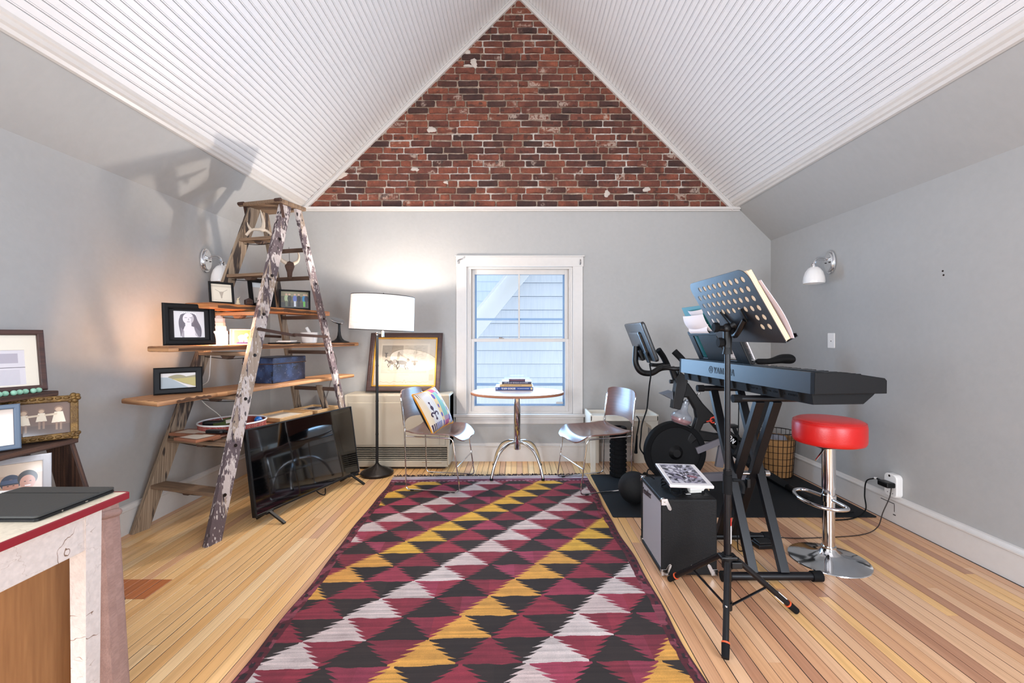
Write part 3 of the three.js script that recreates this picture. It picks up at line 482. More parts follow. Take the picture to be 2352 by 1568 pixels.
const PORTRAIT = print(300, 340, (c, w, h) => {
  c.fillStyle = '#d6d4d6'; c.fillRect(0, 0, w, h);
  c.fillStyle = '#66606a'; c.beginPath(); c.moveTo(60, 80); c.bezierCurveTo(70, -10, 210, -20, 225, 90); c.bezierCurveTo(245, 180, 285, 190, 262, 330); c.lineTo(215, 330); c.lineTo(195, 200); c.lineTo(105, 200); c.lineTo(96, 335); c.lineTo(62, 335); c.bezierCurveTo(66, 250, 30, 160, 60, 80); c.fill();
  c.fillStyle = '#e4dfe2'; c.beginPath(); c.ellipse(142, 96, 54, 72, 0.05, 0, 7); c.fill(); c.fillRect(110, 150, 60, 60); c.beginPath(); c.moveTo(60, 340); c.lineTo(105, 195); c.lineTo(180, 195); c.lineTo(240, 340); c.fill();
  c.fillStyle = '#a39ba2'; c.beginPath(); c.ellipse(118, 84, 14, 5, 0, 0, 7); c.ellipse(166, 84, 14, 5, 0, 0, 7); c.fill(); c.fillStyle = '#b4acb2'; c.beginPath(); c.moveTo(142, 84); c.lineTo(152, 118); c.lineTo(136, 118); c.fill(); c.fillStyle = '#9a8f96'; c.beginPath(); c.ellipse(142, 138, 17, 4.5, 0, 0, 7); c.fill(); c.fillStyle = 'rgba(120,110,118,0.35)'; c.beginPath(); c.ellipse(186, 110, 18, 60, 0.1, 0, 7); c.fill();
  c.fillStyle = '#8a828c'; for (let i = 0; i < 8; i++) { c.fillRect(66 + i * 4, 210 + i * 6, 3, 110); c.fillRect(205 + i * 6, 200 + i * 8, 3, 110); }
  c.fillStyle = '#f0eef0'; for (let i = 0; i < 9; i++) { c.beginPath(); c.arc(76 + i * 17, 34 - 16 * Math.sin(i / 8 * PI), 8, 0, 7); c.fill(); }
});
const SKULLP = print(220, 260, (c, w, h) => { c.fillStyle = '#d9cdb9'; c.fillRect(0, 0, w, h); c.strokeStyle = '#7d7064'; c.lineWidth = 4; c.beginPath(); c.moveTo(45, 80); c.bezierCurveTo(80, 110, 95, 110, 108, 130); c.bezierCurveTo(125, 110, 140, 108, 175, 78); c.stroke(); c.fillStyle = '#a89a89'; c.beginPath(); c.moveTo(84, 110); c.lineTo(136, 110); c.lineTo(120, 170); c.lineTo(116, 206); c.lineTo(104, 206); c.lineTo(100, 170); c.fill(); c.fillStyle = '#c4b7a4'; c.fillRect(0, 20, 220, 26); c.fillStyle = '#b9ab97'; for (let i = 0; i < 8; i++) c.fillRect(20 + i * 22, 226 + (i % 3) * 6, 40, 2); });
const PEOPLE = print(360, 240, (c, w, h) => { c.fillStyle = '#5d5848'; c.fillRect(0, 0, w, h); c.fillStyle = '#8a8468'; c.fillRect(0, 0, w, 70); c.fillStyle = '#4a4a46'; c.fillRect(0, 160, w, 80); for (const [x, a, b] of [[70, '#a9b78c', '#6a705a'], [110, '#33372f', '#22251f'], [180, '#5f6fae', '#cfd4da'], [230, '#1e2226', '#2a2d33'], [300, '#2c7fb0', '#63b04a'], [330, '#2b2c3c', '#3a3a44']]) { c.fillStyle = a; c.beginPath(); c.ellipse(x, 105, 26, 52, 0, 0, 7); c.fill(); c.fillStyle = b; c.fillRect(x - 14, 140, 28, 80); c.fillStyle = '#c9a58c'; c.beginPath(); c.arc(x, 46, 15, 0, 7); c.fill(); } });
const LAND = print(300, 160, (c, w, h) => { c.fillStyle = '#cfc8c4'; c.fillRect(0, 0, w, h); c.fillStyle = '#8d8360'; c.beginPath(); c.moveTo(60, 40); c.bezierCurveTo(110, 10, 170, 10, 215, 40); c.lineTo(300, 26); c.lineTo(300, 150); c.lineTo(190, 110); c.fill(); c.fillStyle = '#a99a55'; c.beginPath(); c.moveTo(90, 60); c.lineTo(300, 50); c.lineTo(300, 150); c.fill(); c.fillStyle = '#9aa3a8'; c.beginPath(); c.moveTo(0, 40); c.lineTo(70, 44); c.lineTo(240, 160); c.lineTo(0, 160); c.fill(); });
const CARD = print(220, 220, (c, w, h) => { c.fillStyle = '#a88f5e'; c.fillRect(0, 0, w, h); c.fillStyle = '#46326a'; c.beginPath(); c.ellipse(110, 214, 86, 34, 0, 0, 7); c.fill(); c.fillStyle = '#ece0d8'; c.beginPath(); c.ellipse(104, 120, 58, 44, 0, 0, 7); c.fill(); c.beginPath(); c.ellipse(156, 82, 28, 30, 0, 0, 7); c.fill(); for (const x of [62, 92, 128, 150]) c.fillRect(x, 140, 22, 56); c.strokeStyle = '#5c4550'; c.lineWidth = 4; c.strokeRect(60, 60, 2, 40); c.beginPath(); c.moveTo(164, 96); c.bezierCurveTo(180, 130, 200, 112, 206, 104); c.stroke(); });
const CERT = print(400, 400, (c, w, h) => { c.fillStyle = '#c9c2c6'; c.fillRect(0, 0, w, h); c.fillStyle = '#8e878f'; for (let y = 20; y < 390; y += 14) c.fillRect(14, y, 120 + 100 * hash(y, 1, 2), 3); c.fillStyle = '#a59da6'; c.fillRect(30, 150, 150, 120); c.fillRect(280, 40, 90, 110); c.strokeStyle = '#3a3438'; c.lineWidth = 6; c.beginPath(); c.moveTo(258, 0); c.lineTo(258, 400); c.moveTo(258, 200); c.lineTo(400, 200); c.stroke(); c.fillStyle = '#8e878f'; for (let y = 230; y < 390; y += 14) c.fillRect(274, y, 100, 3); });
const KIDS = print(300, 260, (c, w, h) => { c.fillStyle = '#6f5344'; c.fillRect(0, 0, w, h); c.fillStyle = '#5a4236'; c.fillRect(0, 180, w, 80); for (const [x, y, s] of [[62, 118, 1], [150, 104, 0.85], [238, 108, 1.1]]) { c.fillStyle = '#8a6a54'; c.beginPath(); c.arc(x, y - 50 * s, 21 * s, 0, 7); c.fill(); c.fillStyle = '#c9a98c'; c.beginPath(); c.arc(x, y - 44 * s, 16 * s, 0, 7); c.fill(); c.fillStyle = '#e9dac2'; c.beginPath(); c.moveTo(x - 20 * s, y - 28 * s); c.lineTo(x + 20 * s, y - 28 * s); c.lineTo(x + 34 * s, y + 52 * s); c.lineTo(x - 34 * s, y + 52 * s); c.fill(); c.fillStyle = '#93755f'; c.fillRect(x - 16, y + 50 * s, 11, 62); c.fillRect(x + 6, y + 50 * s, 11, 62); } c.fillStyle = '#d9c4a8'; c.beginPath(); c.moveTo(70, 96); c.lineTo(140, 92); c.lineTo(140, 106); c.lineTo(76, 112); c.fill(); c.beginPath(); c.moveTo(166, 92); c.lineTo(232, 86); c.lineTo(228, 104); c.lineTo(166, 106); c.fill(); });
const COUPLE = print(260, 300, (c, w, h) => { c.fillStyle = '#d9b79b'; c.fillRect(0, 0, w, h); c.fillStyle = '#e8cfb6'; c.fillRect(0, 0, w, 90); for (const [x, y, hair] of [[84, 170, 0], [176, 150, 1]]) { c.fillStyle = hair ? '#2c1f1c' : '#33405a'; c.beginPath(); c.ellipse(x, y - 24, 56, 62, 0, 0, 7); c.fill(); c.fillStyle = '#d99a80'; c.beginPath(); c.ellipse(x, y + 8, 44, 56, 0, 0, 7); c.fill(); if (!hair) { c.fillStyle = '#4d5f80'; c.fillRect(x - 52, y - 46, 104, 34); c.fillStyle = '#262c3c'; c.fillRect(x - 58, y - 16, 110, 10); } c.fillStyle = '#3b2622'; c.fillRect(x - 20, y - 2, 10, 6); c.fillRect(x + 10, y - 2, 10, 6); c.fillStyle = '#fff3ec'; c.fillRect(x - 16, y + 30, 32, 9); } c.fillStyle = '#7c3f3c'; c.fillRect(0, 238, w, 62); });
const PALE = print(160, 260, (c, w, h) => { c.fillStyle = '#cbb7a8'; c.fillRect(0, 0, w, h); c.fillStyle = '#efe9e6'; c.beginPath(); c.moveTo(40, 260); c.lineTo(80, 90); c.lineTo(130, 260); c.fill(); c.fillStyle = '#b98f76'; c.beginPath(); c.arc(84, 70, 28, 0, 7); c.fill(); });
const DARKPIC = print(160, 220, (c, w, h) => { c.fillStyle = '#cfc9c2'; c.fillRect(0, 0, w, h); c.fillStyle = '#d9ac3e'; c.fillRect(70, 90, 34, 60); c.fillStyle = '#8b8278'; c.fillRect(20, 160, 110, 40); c.fillStyle = '#dfe7ea'; c.fillRect(0, 0, w, 50); });
const ENGRAVE = print(900, 740, (c, w, h) => {
  c.fillStyle = '#b9aa95'; c.fillRect(0, 0, w, h);
  for (let i = 0; i < 900; i++) { c.fillStyle = 'rgba(150,130,108,' + 0.05 * hash(i, 2, 3) + ')'; c.fillRect(hash(i, 5, 1) * w, hash(i, 6, 1) * h, 60 * hash(i, 7, 1), 40 * hash(i, 8, 1)); }
  c.fillStyle = '#c4b6a1'; c.fillRect(95, 90, 700, 620);
  const x0 = 110, y0 = 118, W = 650, H = 424; c.fillStyle = '#b3a692'; c.fillRect(x0, y0, W, H);
  for (let i = 0; i < 1500; i++) { const u = hash(i, 1, 11), v = hash(i, 2, 11); c.fillStyle = 'rgba(' + (v < 0.55 ? '104,94,82,' : '214,203,186,') + (0.06 + 0.1 * hash(i, 3, 11)) + ')'; c.fillRect(x0 + u * (W - 50), y0 + v * (H - 12), 14 + 34 * hash(i, 4, 11), 2 + 8 * hash(i, 5, 11)); }
  c.fillStyle = 'rgba(110,98,84,0.5)'; c.fillRect(x0, y0, 300, 170); c.fillStyle = '#4c443c'; c.fillRect(150, 232, 46, 12); c.fillRect(160, 244, 22, 60);
  const horse = (x, y, s, col) => { c.fillStyle = col; c.beginPath(); c.ellipse(x, y, 74 * s, 32 * s, 0.08, 0, 7); c.fill(); c.beginPath(); c.moveTo(x - 50 * s, y - 8 * s); c.quadraticCurveTo(x - 82 * s, y - 60 * s, x - 120 * s, y - 44 * s); c.lineTo(x - 136 * s, y - 12 * s); c.lineTo(x - 118 * s, y - 10 * s); c.lineTo(x - 96 * s, y - 30 * s); c.lineTo(x - 56 * s, y + 22 * s); c.fill(); c.lineWidth = 12 * s; c.strokeStyle = col; c.lineCap = 'round'; for (const [a, b, d] of [[-52, -76, -50], [-36, -30, -62], [48, 66, 96], [58, 40, 64]]) { c.beginPath(); c.moveTo(x + a * s, y + 16 * s); c.lineTo(x + b * s, y + 56 * s); c.lineTo(x + d * s, y + 98 * s); c.stroke(); } c.lineWidth = 9 * s; c.beginPath(); c.moveTo(x + 72 * s, y - 8 * s); c.quadraticCurveTo(x + 104 * s, y + 10 * s, x + 96 * s, y + 50 * s); c.stroke(); };
  horse(260, 372, 0.8, '#574c42'); horse(400, 380, 1, '#4a423b');
  c.fillStyle = '#ece2d2'; for (const [x, y] of [[255, 408], [480, 366], [580, 420]]) { c.beginPath(); c.moveTo(x, y); c.lineTo(x + 16, y); c.lineTo(x + 26, y + 84); c.lineTo(x + 14, y + 84); c.lineTo(x + 8, y + 34); c.lineTo(x - 4, y + 84); c.lineTo(x - 16, y + 84); c.fill(); c.fillStyle = '#6a5d50'; c.beginPath(); c.ellipse(x + 8, y - 22, 20, 28, 0, 0, 7); c.fill(); c.fillStyle = '#ece2d2'; }
  c.strokeStyle = '#e9dfce'; c.lineWidth = 6; c.beginPath(); c.arc(596, 388, 48, 0, 7); c.stroke(); c.fillStyle = '#70645a'; c.fillRect(540, 350, 90, 26);
  c.fillStyle = 'rgba(90,78,66,0.35)'; c.fillRect(360, 566, 150, 4);
  c.strokeStyle = 'rgba(168,122,74,0.7)'; c.lineWidth = 5; c.beginPath(); c.moveTo(110, 690); for (let x = 110; x < 800; x += 12) c.lineTo(x, 676 + 16 * Math.sin(x * 0.045) * Math.sin(x * 0.017) - (Math.abs(x - 452) < 18 ? 46 : 0)); c.stroke();
  c.fillStyle = 'rgba(176,134,88,0.35)'; c.fillRect(800, 560, 60, 90);
});
const CAM = (x, z) => Math.atan2(-x, -z);
const SH = 1.4715, SM = 1.1905, SL = 0.8905;
{
  let p = L2W(0, 0.15, SM); frame('picture_frame', 'large black frame with a black and white portrait, on the plank beside the glowing lamp', 'picture frame', 0.285, 0.268, 0.036, 0.03, M.frameBlack, PORTRAIT, p, 0.92, 0.12, { mount: [0.165, 0.17, 0.002], mountMat: mat(0x161416, 0.8), stand: 1, bev: 0.01 });
  p = L2W(0.02, 0.06, SL); frame('picture_frame', 'black frame with a colour landscape photo near the end of the lower plank', 'picture frame', 0.245, 0.165, 0.036, 0.022, M.frameBlack, LAND, p, 0.72, 0.16, { stand: 1, bev: 0.008 });
  p = L2W(0.0, 0.37, SH); frame('picture_frame', 'small black frame with a drawing of a horned skull, left on the top plank', 'picture frame', 0.15, 0.155, 0.014, 0.018, M.frameBlack, SKULLP, [p[0], p[1], p[2]], 0.86, 0.2, { stand: 1 });
  p = L2W(-0.03, 0.74, SH); frame('picture_frame', 'black frame half hidden behind the painted ladder rail on the top plank', 'picture frame', 0.19, 0.225, 0.03, 0.02, M.frameBlack, DARKPIC, p, 0.95, 0.22, { stand: 1 });
  p = L2W(0.0, 1.03, SH); frame('picture_frame', 'small black landscape frame with a colour photo of people, right on the top plank', 'picture frame', 0.235, 0.165, 0.014, 0.018, M.frameBlack, PEOPLE, p, 0.56, 0.12, { stand: 1 });
  frame('picture_frame', 'large dark wooden frame with an old horse engraving leaning on the wall above the heater', 'picture frame', 0.715, 0.585, 0.05, 0.028, M.darkWood, ENGRAVE, [-1.098, 0.715, -4.245], 0.0, 0.27, { slip: 0.012, glass: 1, bev: 0.012 });
}
// things on the planks
{
  const t = thing('selenite_lamp', 'glowing stepped white crystal lamp beside the large portrait frame', 'lamp', L2W(0.03, 0.315, SM), 0.75);
  const glow = new THREE.MeshPhysicalMaterial({ color: 0xfff0e2, roughness: 0.5, transmission: 0.35, thickness: 0, emissive: 0xffd9bd, emissiveIntensity: 0.7 }), dim = phys(0xf6e6da, 0.45, { transmission: 0.4, thickness: 0 });
  const oct = (w, d, h, y, k) => { const c = w * 0.2; return ext([[-w / 2 + c, -d / 2], [w / 2 - c, -d / 2], [w / 2, -d / 2 + c], [w / 2, d / 2 - c], [w / 2 - c, d / 2], [-w / 2 + c, d / 2], [-w / 2, d / 2 - c], [-w / 2, -d / 2 + c]], h, { b: 0.003, z0: 0 }).rotateX(-PI / 2).translate(0, y, 0); };
  part(t, 'crystal_base', oct(0.104, 0.085, 0.095, 0.0), glow, 'glowing base block'); part(t, 'crystal_tier', oct(0.088, 0.07, 0.032, 0.095), dim); part(t, 'crystal_tier', oct(0.078, 0.062, 0.026, 0.127), dim); part(t, 'crystal_top', [oct(0.074, 0.058, 0.03, 0.153), oct(0.05, 0.04, 0.012, 0.183), oct(0.03, 0.028, 0.006, 0.195)], dim);
  const q = L2W(0.03, 0.315, SM + 0.055); const l = new THREE.PointLight(0xffcda4, 0.85, 0, 2); l.position.set(...q); l.shadow.radius = 1.5; scene.add(l);
  part(t, 'bulb', ball(0.014, [0, 0.055, 0], 10), new THREE.MeshStandardMaterial({ color: 0xffffff, emissive: 0xffd2a8, emissiveIntensity: 3 }));
  solo('lamp_cord', tube([L2W(-0.06, 0.36, SM), L2W(-0.1, 0.37, 1.13), L2W(-0.11, 0.36, 0.95), L2W(-0.17, 0.36, 0.9), L2W(-0.17, 0.36, 0.8), L2W(-0.1, 0.44, 0.68), L2W(-0.06, 0.44, 0.6)], 0.0028, { rs: 6 }), mat(0xcfc9c2, 0.5), 'thin pale cord hanging from the glowing lamp to the tray below', 'cord');
  solo('cord', tube([[-1.78, 1.15, -4.2], [-1.79, 1.1, -4.3], [-1.8, 0.98, -4.4], [-1.86, 0.8, -4.41], [-1.9, 0.66, -4.41], [-2.0, 0.4, -4.41], [-2.02, 0.19, -4.4]], 0.0022, { rs: 6 }), mat(0x5b4438, 0.6), 'thin brown cord running down the wall behind the ladder', 'cord');
}
{
  const p = L2W(0.03, 0.49, SM), t = thing('art_card', 'small square card with a white animal on gold, beside the glowing lamp', 'card', p, 0.6); t.rotation.x = -0.1;
  part(t, 'card', box(0.135, 0.11, 0.008, [0, 0.055, 0], { r: 0.001 }), mat(0xf0e2d6, 0.6)); const g = new THREE.PlaneGeometry(0.106, 0.098); g.translate(0.012, 0.055, 0.0046); part(t, 'print', plain(g), mat(0xffffff, 0.5, { map: CARD })); part(t, 'spine_stripe', box(0.01, 0.104, 0.002, [-0.056, 0.055, 0.0042], { r: 0 }), mat(0xd8555a, 0.5), 'red stripe');
}
{
  const p = L2W(0.02, 0.9, SM), t = thing('tray', 'low dark tray with papers lying on the middle plank', 'tray', p, LT - 1.2);
  part(t, 'tray_base', ext(rrect(0.3, 0.14, 0.02), 0.01, { b: 0.003, z0: 0 }).rotateX(-PI / 2), M.frameBlack);
  const q = L2W(0.04, 0.9, SM + 0.011), d = thing('paper_stack', 'loose pale papers on the dark tray', 'papers', q, LT - 1.1);
  part(d, 'sheet', box(0.24, 0.006, 0.1, [0, 0.003, 0], { r: 0.001, rot: [0, 0.1, 0.02] }), mat(0xe8ddd0, 0.8)); part(d, 'sheet', box(0.13, 0.006, 0.08, [-0.02, 0.011, 0], { r: 0.001, rot: [0, -0.3, 0] }), mat(0xf0ece6, 0.8));
}
{
  const t = thing('mortar_and_pestle', 'white ceramic mortar with its pestle on the middle plank', 'bowl', L2W(0.02, 1.17, SM), 0.3);
  part(t, 'mortar', lathe([[0, 0.004], [0.052, 0], [0.06, 0.006], [0.066, 0.05], [0.071, 0.088], [0.074, 0.093], [0.068, 0.093], [0.062, 0.06], [0.04, 0.02], [0, 0.016]], 40), M.porcelain);
  part(t, 'pestle', rod([0.03, 0.03, 0.0], [-0.025, 0.135, -0.015], 0.016, 0.013, 16), M.porcelain);
}
{
  const t = thing('table_mirror', 'small tilted round mirror on a black trumpet stand, far right end of the middle plank', 'mirror', L2W(0.03, 1.545, SM), 0.35);
  part(t, 'base', lathe([[0, 0], [0.088, 0], [0.09, 0.006], [0.075, 0.012], [0.045, 0.022], [0.026, 0.042], [0.017, 0.07], [0.012, 0.11], [0.011, 0.18], [0, 0.181]], 40), M.black);
  const q = [-0.02, 0.2, 0], d = part(t, 'mirror_dish', tr(lathe([[0, -0.018], [0.03, -0.014], [0.06, -0.002], [0.068, 0.01], [0.064, 0.013], [0.0, 0.007]], 40), q, [0.35, 0, -0.3]), M.chrome);
  part(d, 'pivot', ball(0.013, [0, 0.182, 0], 12), M.black);
}
{
  const c = L2W(-0.065, 0.895, SL), t = thing('metal_box', 'worn dark blue metal deed box on the lower plank', 'box', c, LT - 1.4);   // long side runs along the plank
  const blue = mat(0xffffff, 0.42, { metalness: 0.35, map: tex(512, 256, (u, v) => { const a = fbm(u, v, 3, 2, 4, 701), b = fbm(u, v, 6, 4, 4, 705), d = fbm(u, v, 30, 20, 3, 709); let q = mixc([34, 42, 66], [62, 84, 124], sst(0.35, 0.7, a)); q = mixc(q, [22, 22, 26], 0.7 * sst(0.58, 0.68, b)); return mixc(q, [160, 150, 146], 0.5 * sst(0.74, 0.8, d)); }, 0.42, 0.2), bumpMap: bFine, bumpScale: 0.0004 });
  part(t, 'box_body', box(0.41, 0.145, 0.25, [0, 0.0725, 0], { r: 0.004 }), blue);
  const l = part(t, 'lid', box(0.418, 0.05, 0.258, [0, 0.17, 0], { r: 0.008, seg: 2 }), blue); part(l, 'lid_rim', box(0.422, 0.008, 0.262, [0, 0.147, 0], { r: 0.003 }), M.rust);
  part(t, 'lock_plate', rod([0.0, 0.122, 0.124], [0.0, 0.122, 0.128], 0.012, 0.012, 16), M.iron);
}
{ // red tray of oddments on the lowest plank
  const t = thing('round_tray', 'round red-sided tray with a white rim full of oddments, on the lowest plank', 'tray', L2W(-0.02, 0.47, 0.596), 0);
  part(t, 'tray_wall', lathe([[0, 0.002], [0.2, 0.002], [0.205, 0.006], [0.21, 0.05], [0.204, 0.05], [0.198, 0.012], [0, 0.01]], 64), mat(0xffffff, 0.7, { map: tex(256, 64, (u, v) => mixc([150, 50, 44], [206, 160, 146], sst(0.55, 0.7, fbm(u, v, 60, 10, 2, 721))), 0.15, 0.06) }));
  const rim = new THREE.TorusGeometry(0.208, 0.006, 10, 64); rim.rotateX(PI / 2); rim.translate(0, 0.052, 0); part(t, 'rim', plain(rim), M.porcelain);
  const b = L2W(0.07, 0.6, 0.606); solo('ball', ball(0.028, [0, 0.028, 0], 20), phys(0x1b5fa8, 0.25, { clearcoat: 1 }), 'shiny blue ball in the round red tray', 'ball', b);
  const gq = L2W(-0.04, 0.45, 0.606); solo('notebook', box(0.18, 0.014, 0.12, [0, 0.042, 0], { rot: [0.1, 0.2, 0.16] }), mat(0x5d7038, 0.7), 'green notebook lying in the round red tray', 'notebook', gq, 0.6);
  const gx = L2W(-0.11, 0.4, 0.606); solo('sunglasses_case', ext(rrect(0.14, 0.055, 0.026), 0.04, { b: 0.012, bs: 3 }).rotateX(-PI / 2).translate(0, 0.03, 0), M.black, 'dark rounded case in the round red tray', 'case', gx, 0.3);
  const gw = L2W(0.05, 0.42, 0.606); solo('paper_pad', box(0.1, 0.012, 0.07, [0, 0.058, 0], { rot: [0.05, 0.4, 0.1] }), mat(0xeae4da, 0.8), 'white paper pad on top of the round red tray', 'paper', gw, 0.2);
}
function canvas(label, w, d, lat, s, y, turn, wood = M.edgeWood) {
  const t = thing('blank_canvas', label, 'canvas', L2W(lat, s, y), turn, 'bare stretched canvases'); part(t, 'stretcher', ext(rect(-w / 2, -d / 2, w / 2, d / 2), 0.018, { holes: [rect(-w / 2 + 0.02, -d / 2 + 0.02, w / 2 - 0.02, d / 2 - 0.02).reverse()], b: 0.001, z0: 0 }).rotateX(-PI / 2), wood); part(t, 'cloth', box(w - 0.012, 0.004, d - 0.012, [0, 0.0155, 0], { r: 0 }), M.canvasBoard); return t;
}
canvas('small bare canvas poking out over the ladder step below the red tray', 0.2, 0.155, 0.07, 0.14, 0.596, -0.35);
canvas('bare canvas panel behind the front small one, left of the red tray', 0.26, 0.14, -0.08, 0.24, 0.596, -0.2);
{ const t = thing('hair_brush', 'black flat brush lying on the small bare canvas', 'brush', L2W(0.1, 0.24, 0.616), -0.1); part(t, 'brush_head', ext(rrect(0.13, 0.05, 0.024), 0.02, { b: 0.006, bs: 2, z0: 0 }).rotateX(-PI / 2), M.black); part(t, 'handle', rod([0.06, 0.01, 0], [0.15, 0.01, -0.01], 0.009, 0.007, 12), M.black); }
function trayFrame(label, w, d, lat, s, y, turn, inside) { const t = thing('shallow_box', label, 'box', L2W(lat, s, y), turn); part(t, 'frame_border', ext(rect(-w / 2, -d / 2, w / 2, d / 2), 0.03, { holes: [rect(-w / 2 + 0.016, -d / 2 + 0.016, w / 2 - 0.016, d / 2 - 0.016).reverse()], b: 0.002, z0: 0 }).rotateX(-PI / 2), M.pale); part(t, 'panel', box(w - 0.02, 0.004, d - 0.02, [0, 0.012, 0], { r: 0 }), inside); return t; }
trayFrame('pale wooden frame lying flat behind the red tray', 0.3, 0.34, 0.0, 0.89, 0.596, LT, M.canvasBoard);
trayFrame('second pale wooden frame lying flat at the far end of the lowest plank', 0.28, 0.27, 0.02, 1.24, 0.596, LT, mat(0xffffff, 0.6, { map: tex(128, 128, (u, v) => mixc([214, 210, 206], [44, 46, 60], sst(0.6, 0.66, fbm(u, v, 5, 5, 3, 741))), 0.3, 0.3) }));
// trinkets on the top plank
{ const t = thing('wooden_hexagon', 'small dark hexagonal wooden trinket on the top plank', 'ornament', L2W(-0.02, 0.6, SH), 0.8); part(t, 'block', ext([0, 1, 2, 3, 4, 5].map((k) => [0.031 * Math.sin(k * PI / 3), 0.031 + 0.031 * Math.cos(k * PI / 3)]), 0.03, { b: 0.003 }), M.darkWood); part(t, 'face_inlay', ext([0, 1, 2, 3, 4, 5].map((k) => [0.019 * Math.sin(k * PI / 3), 0.031 + 0.019 * Math.cos(k * PI / 3)]), 0.034, { b: 0.001 }), M.rackWood);
  const q = thing('wooden_hexagon', 'second dark trinket against the half-hidden frame on the top plank', 'ornament', L2W(0.0, 0.68, SH), 0.8); part(q, 'block', ext([[-0.03, 0], [0.03, 0], [0.034, 0.03], [0.02, 0.056], [0, 0.05], [-0.03, 0.03]], 0.034, { b: 0.004 }), M.frameBlack);
  const f = thing('figurine', 'tiny bone-coloured figurine by the skull drawing', 'figurine', L2W(0.06, 0.44, SH), 0.8); part(f, 'body', [lathe([[0, 0], [0.014, 0], [0.016, 0.008], [0.009, 0.018], [0.011, 0.026], [0.006, 0.034], [0, 0.036]], 16), ball(0.007, [0, 0.04, 0], 10), rod([0.004, 0.044, 0], [0.012, 0.056, 0], 0.003, 0.001, 6)], mat(0xc9b798, 0.7)); }
// antler and horned skull near the top
{
  const bone = mat(0xcdbba6, 0.6, { bumpMap: bFine, bumpScale: 0.0006 }), p = L2W(0.0, 0.68, 1.996), t = thing('antler', 'pale forked antler standing on the uppermost ladder step', 'antler', p, 0.72);
  const beam = (pts, r0, r1) => { const c = new THREE.CatmullRomCurve3(pts.map(v3)), g = []; for (let i = 0; i < 14; i++) g.push(rod(c.getPoint(i / 14), c.getPoint((i + 1) / 14), r0 + (r1 - r0) * i / 14, r0 + (r1 - r0) * (i + 1) / 14, 10)); return merged(g); };
  part(t, 'beam', [beam([[-0.09, 0.005, 0], [-0.055, 0.05, 0.01], [0, 0.06, 0.015], [0.04, 0.06, 0.01], [0.1, 0.012, 0]], 0.011, 0.01), ball(0.018, [0.012, 0.062, 0.014], 12, [1.4, 0.9, 0.7])], bone); part(t, 'tine', beam([[-0.055, 0.045, 0.01], [-0.08, 0.075, 0.02], [-0.085, 0.1, 0.02]], 0.011, 0.002), bone); part(t, 'tine', beam([[0.015, 0.06, 0.012], [0.025, 0.12, 0.0], [0.012, 0.19, -0.01], [0.005, 0.215, -0.01]], 0.015, 0.002), bone);
  const s = thing('animal_skull', 'small horned animal skull hanging behind the painted ladder rail', 'skull', L2W(0.0, 0.93, 1.8), 0.75);
  part(s, 'cranium', [lathe([[0, -0.11], [0.016, -0.1], [0.02, -0.05], [0.036, 0.0], [0.03, 0.03], [0, 0.045]], 20).translate(0.03, 0.02, 0)], M.rackWood);
  part(s, 'horn', beam([[0.055, 0.045, 0], [0.09, 0.07, 0], [0.1, 0.12, 0], [0.08, 0.165, 0]], 0.017, 0.002), bone); part(s, 'horn', beam([[0.005, 0.045, 0], [-0.035, 0.07, 0], [-0.045, 0.12, 0], [-0.03, 0.165, 0]], 0.017, 0.002), bone);
  part(s, 'hook_wire', rod([0.03, 0.06, -0.005], [0.03, 0.18, -0.02], 0.0015, 0.0015, 6), M.iron);
}
// ---------------------------------------------------------------- television on the floor
{
  const bx = -1.541, bz = -3.37, ty = Math.atan2(0.95, 0.317), t = thing('television', 'flat black television standing on the floor against the ladder', 'television', [bx, 0, bz], ty);
  const sc = new THREE.Group(); const T = (g) => tr(g, [0, 0.062, 0], [-0.15, 0, 0]);
  part(t, 'housing', T(box(1.03, 0.58, 0.035, [0, 0.29, -0.02], { r: 0.006, seg: 2 })), M.black); part(t, 'back_bulge', T(box(0.62, 0.32, 0.04, [0, 0.2, -0.055], { r: 0.015, seg: 2 })), M.matte);
  part(t, 'screen', T(box(1.012, 0.556, 0.003, [0, 0.295, -0.0035], { r: 0 })), phys(0x030304, 0.07, { clearcoat: 1, clearcoatRoughness: 0.03 })); part(t, 'bezel', T(ext(rect(-0.513, 0.003, 0.513, 0.578), 0.008, { holes: [rect(-0.505, 0.017, 0.505, 0.572).reverse()], b: 0.001, p: [0, 0, -0.002] })), M.black);
  for (const s of [-0.41, 0.41]) part(t, 'foot', [bar([s, 0.068, 0.0], [s, 0.006, 0.13], 0.022, 0.012, [0, 1, 0]), bar([s, 0.066, -0.01], [s, 0.006, -0.11], 0.022, 0.012, [0, 1, 0]), box(0.06, 0.02, 0.03, [s, 0.064, -0.01], { r: 0.005 })], M.black);
  part(t, 'power_cable', tube([[0.02, 0.1, -0.06], [0.06, 0.03, -0.02], [0.1, 0.008, 0.0], [0.16, 0.03, -0.05]], 0.004, { rs: 6 }), M.rubber);
}
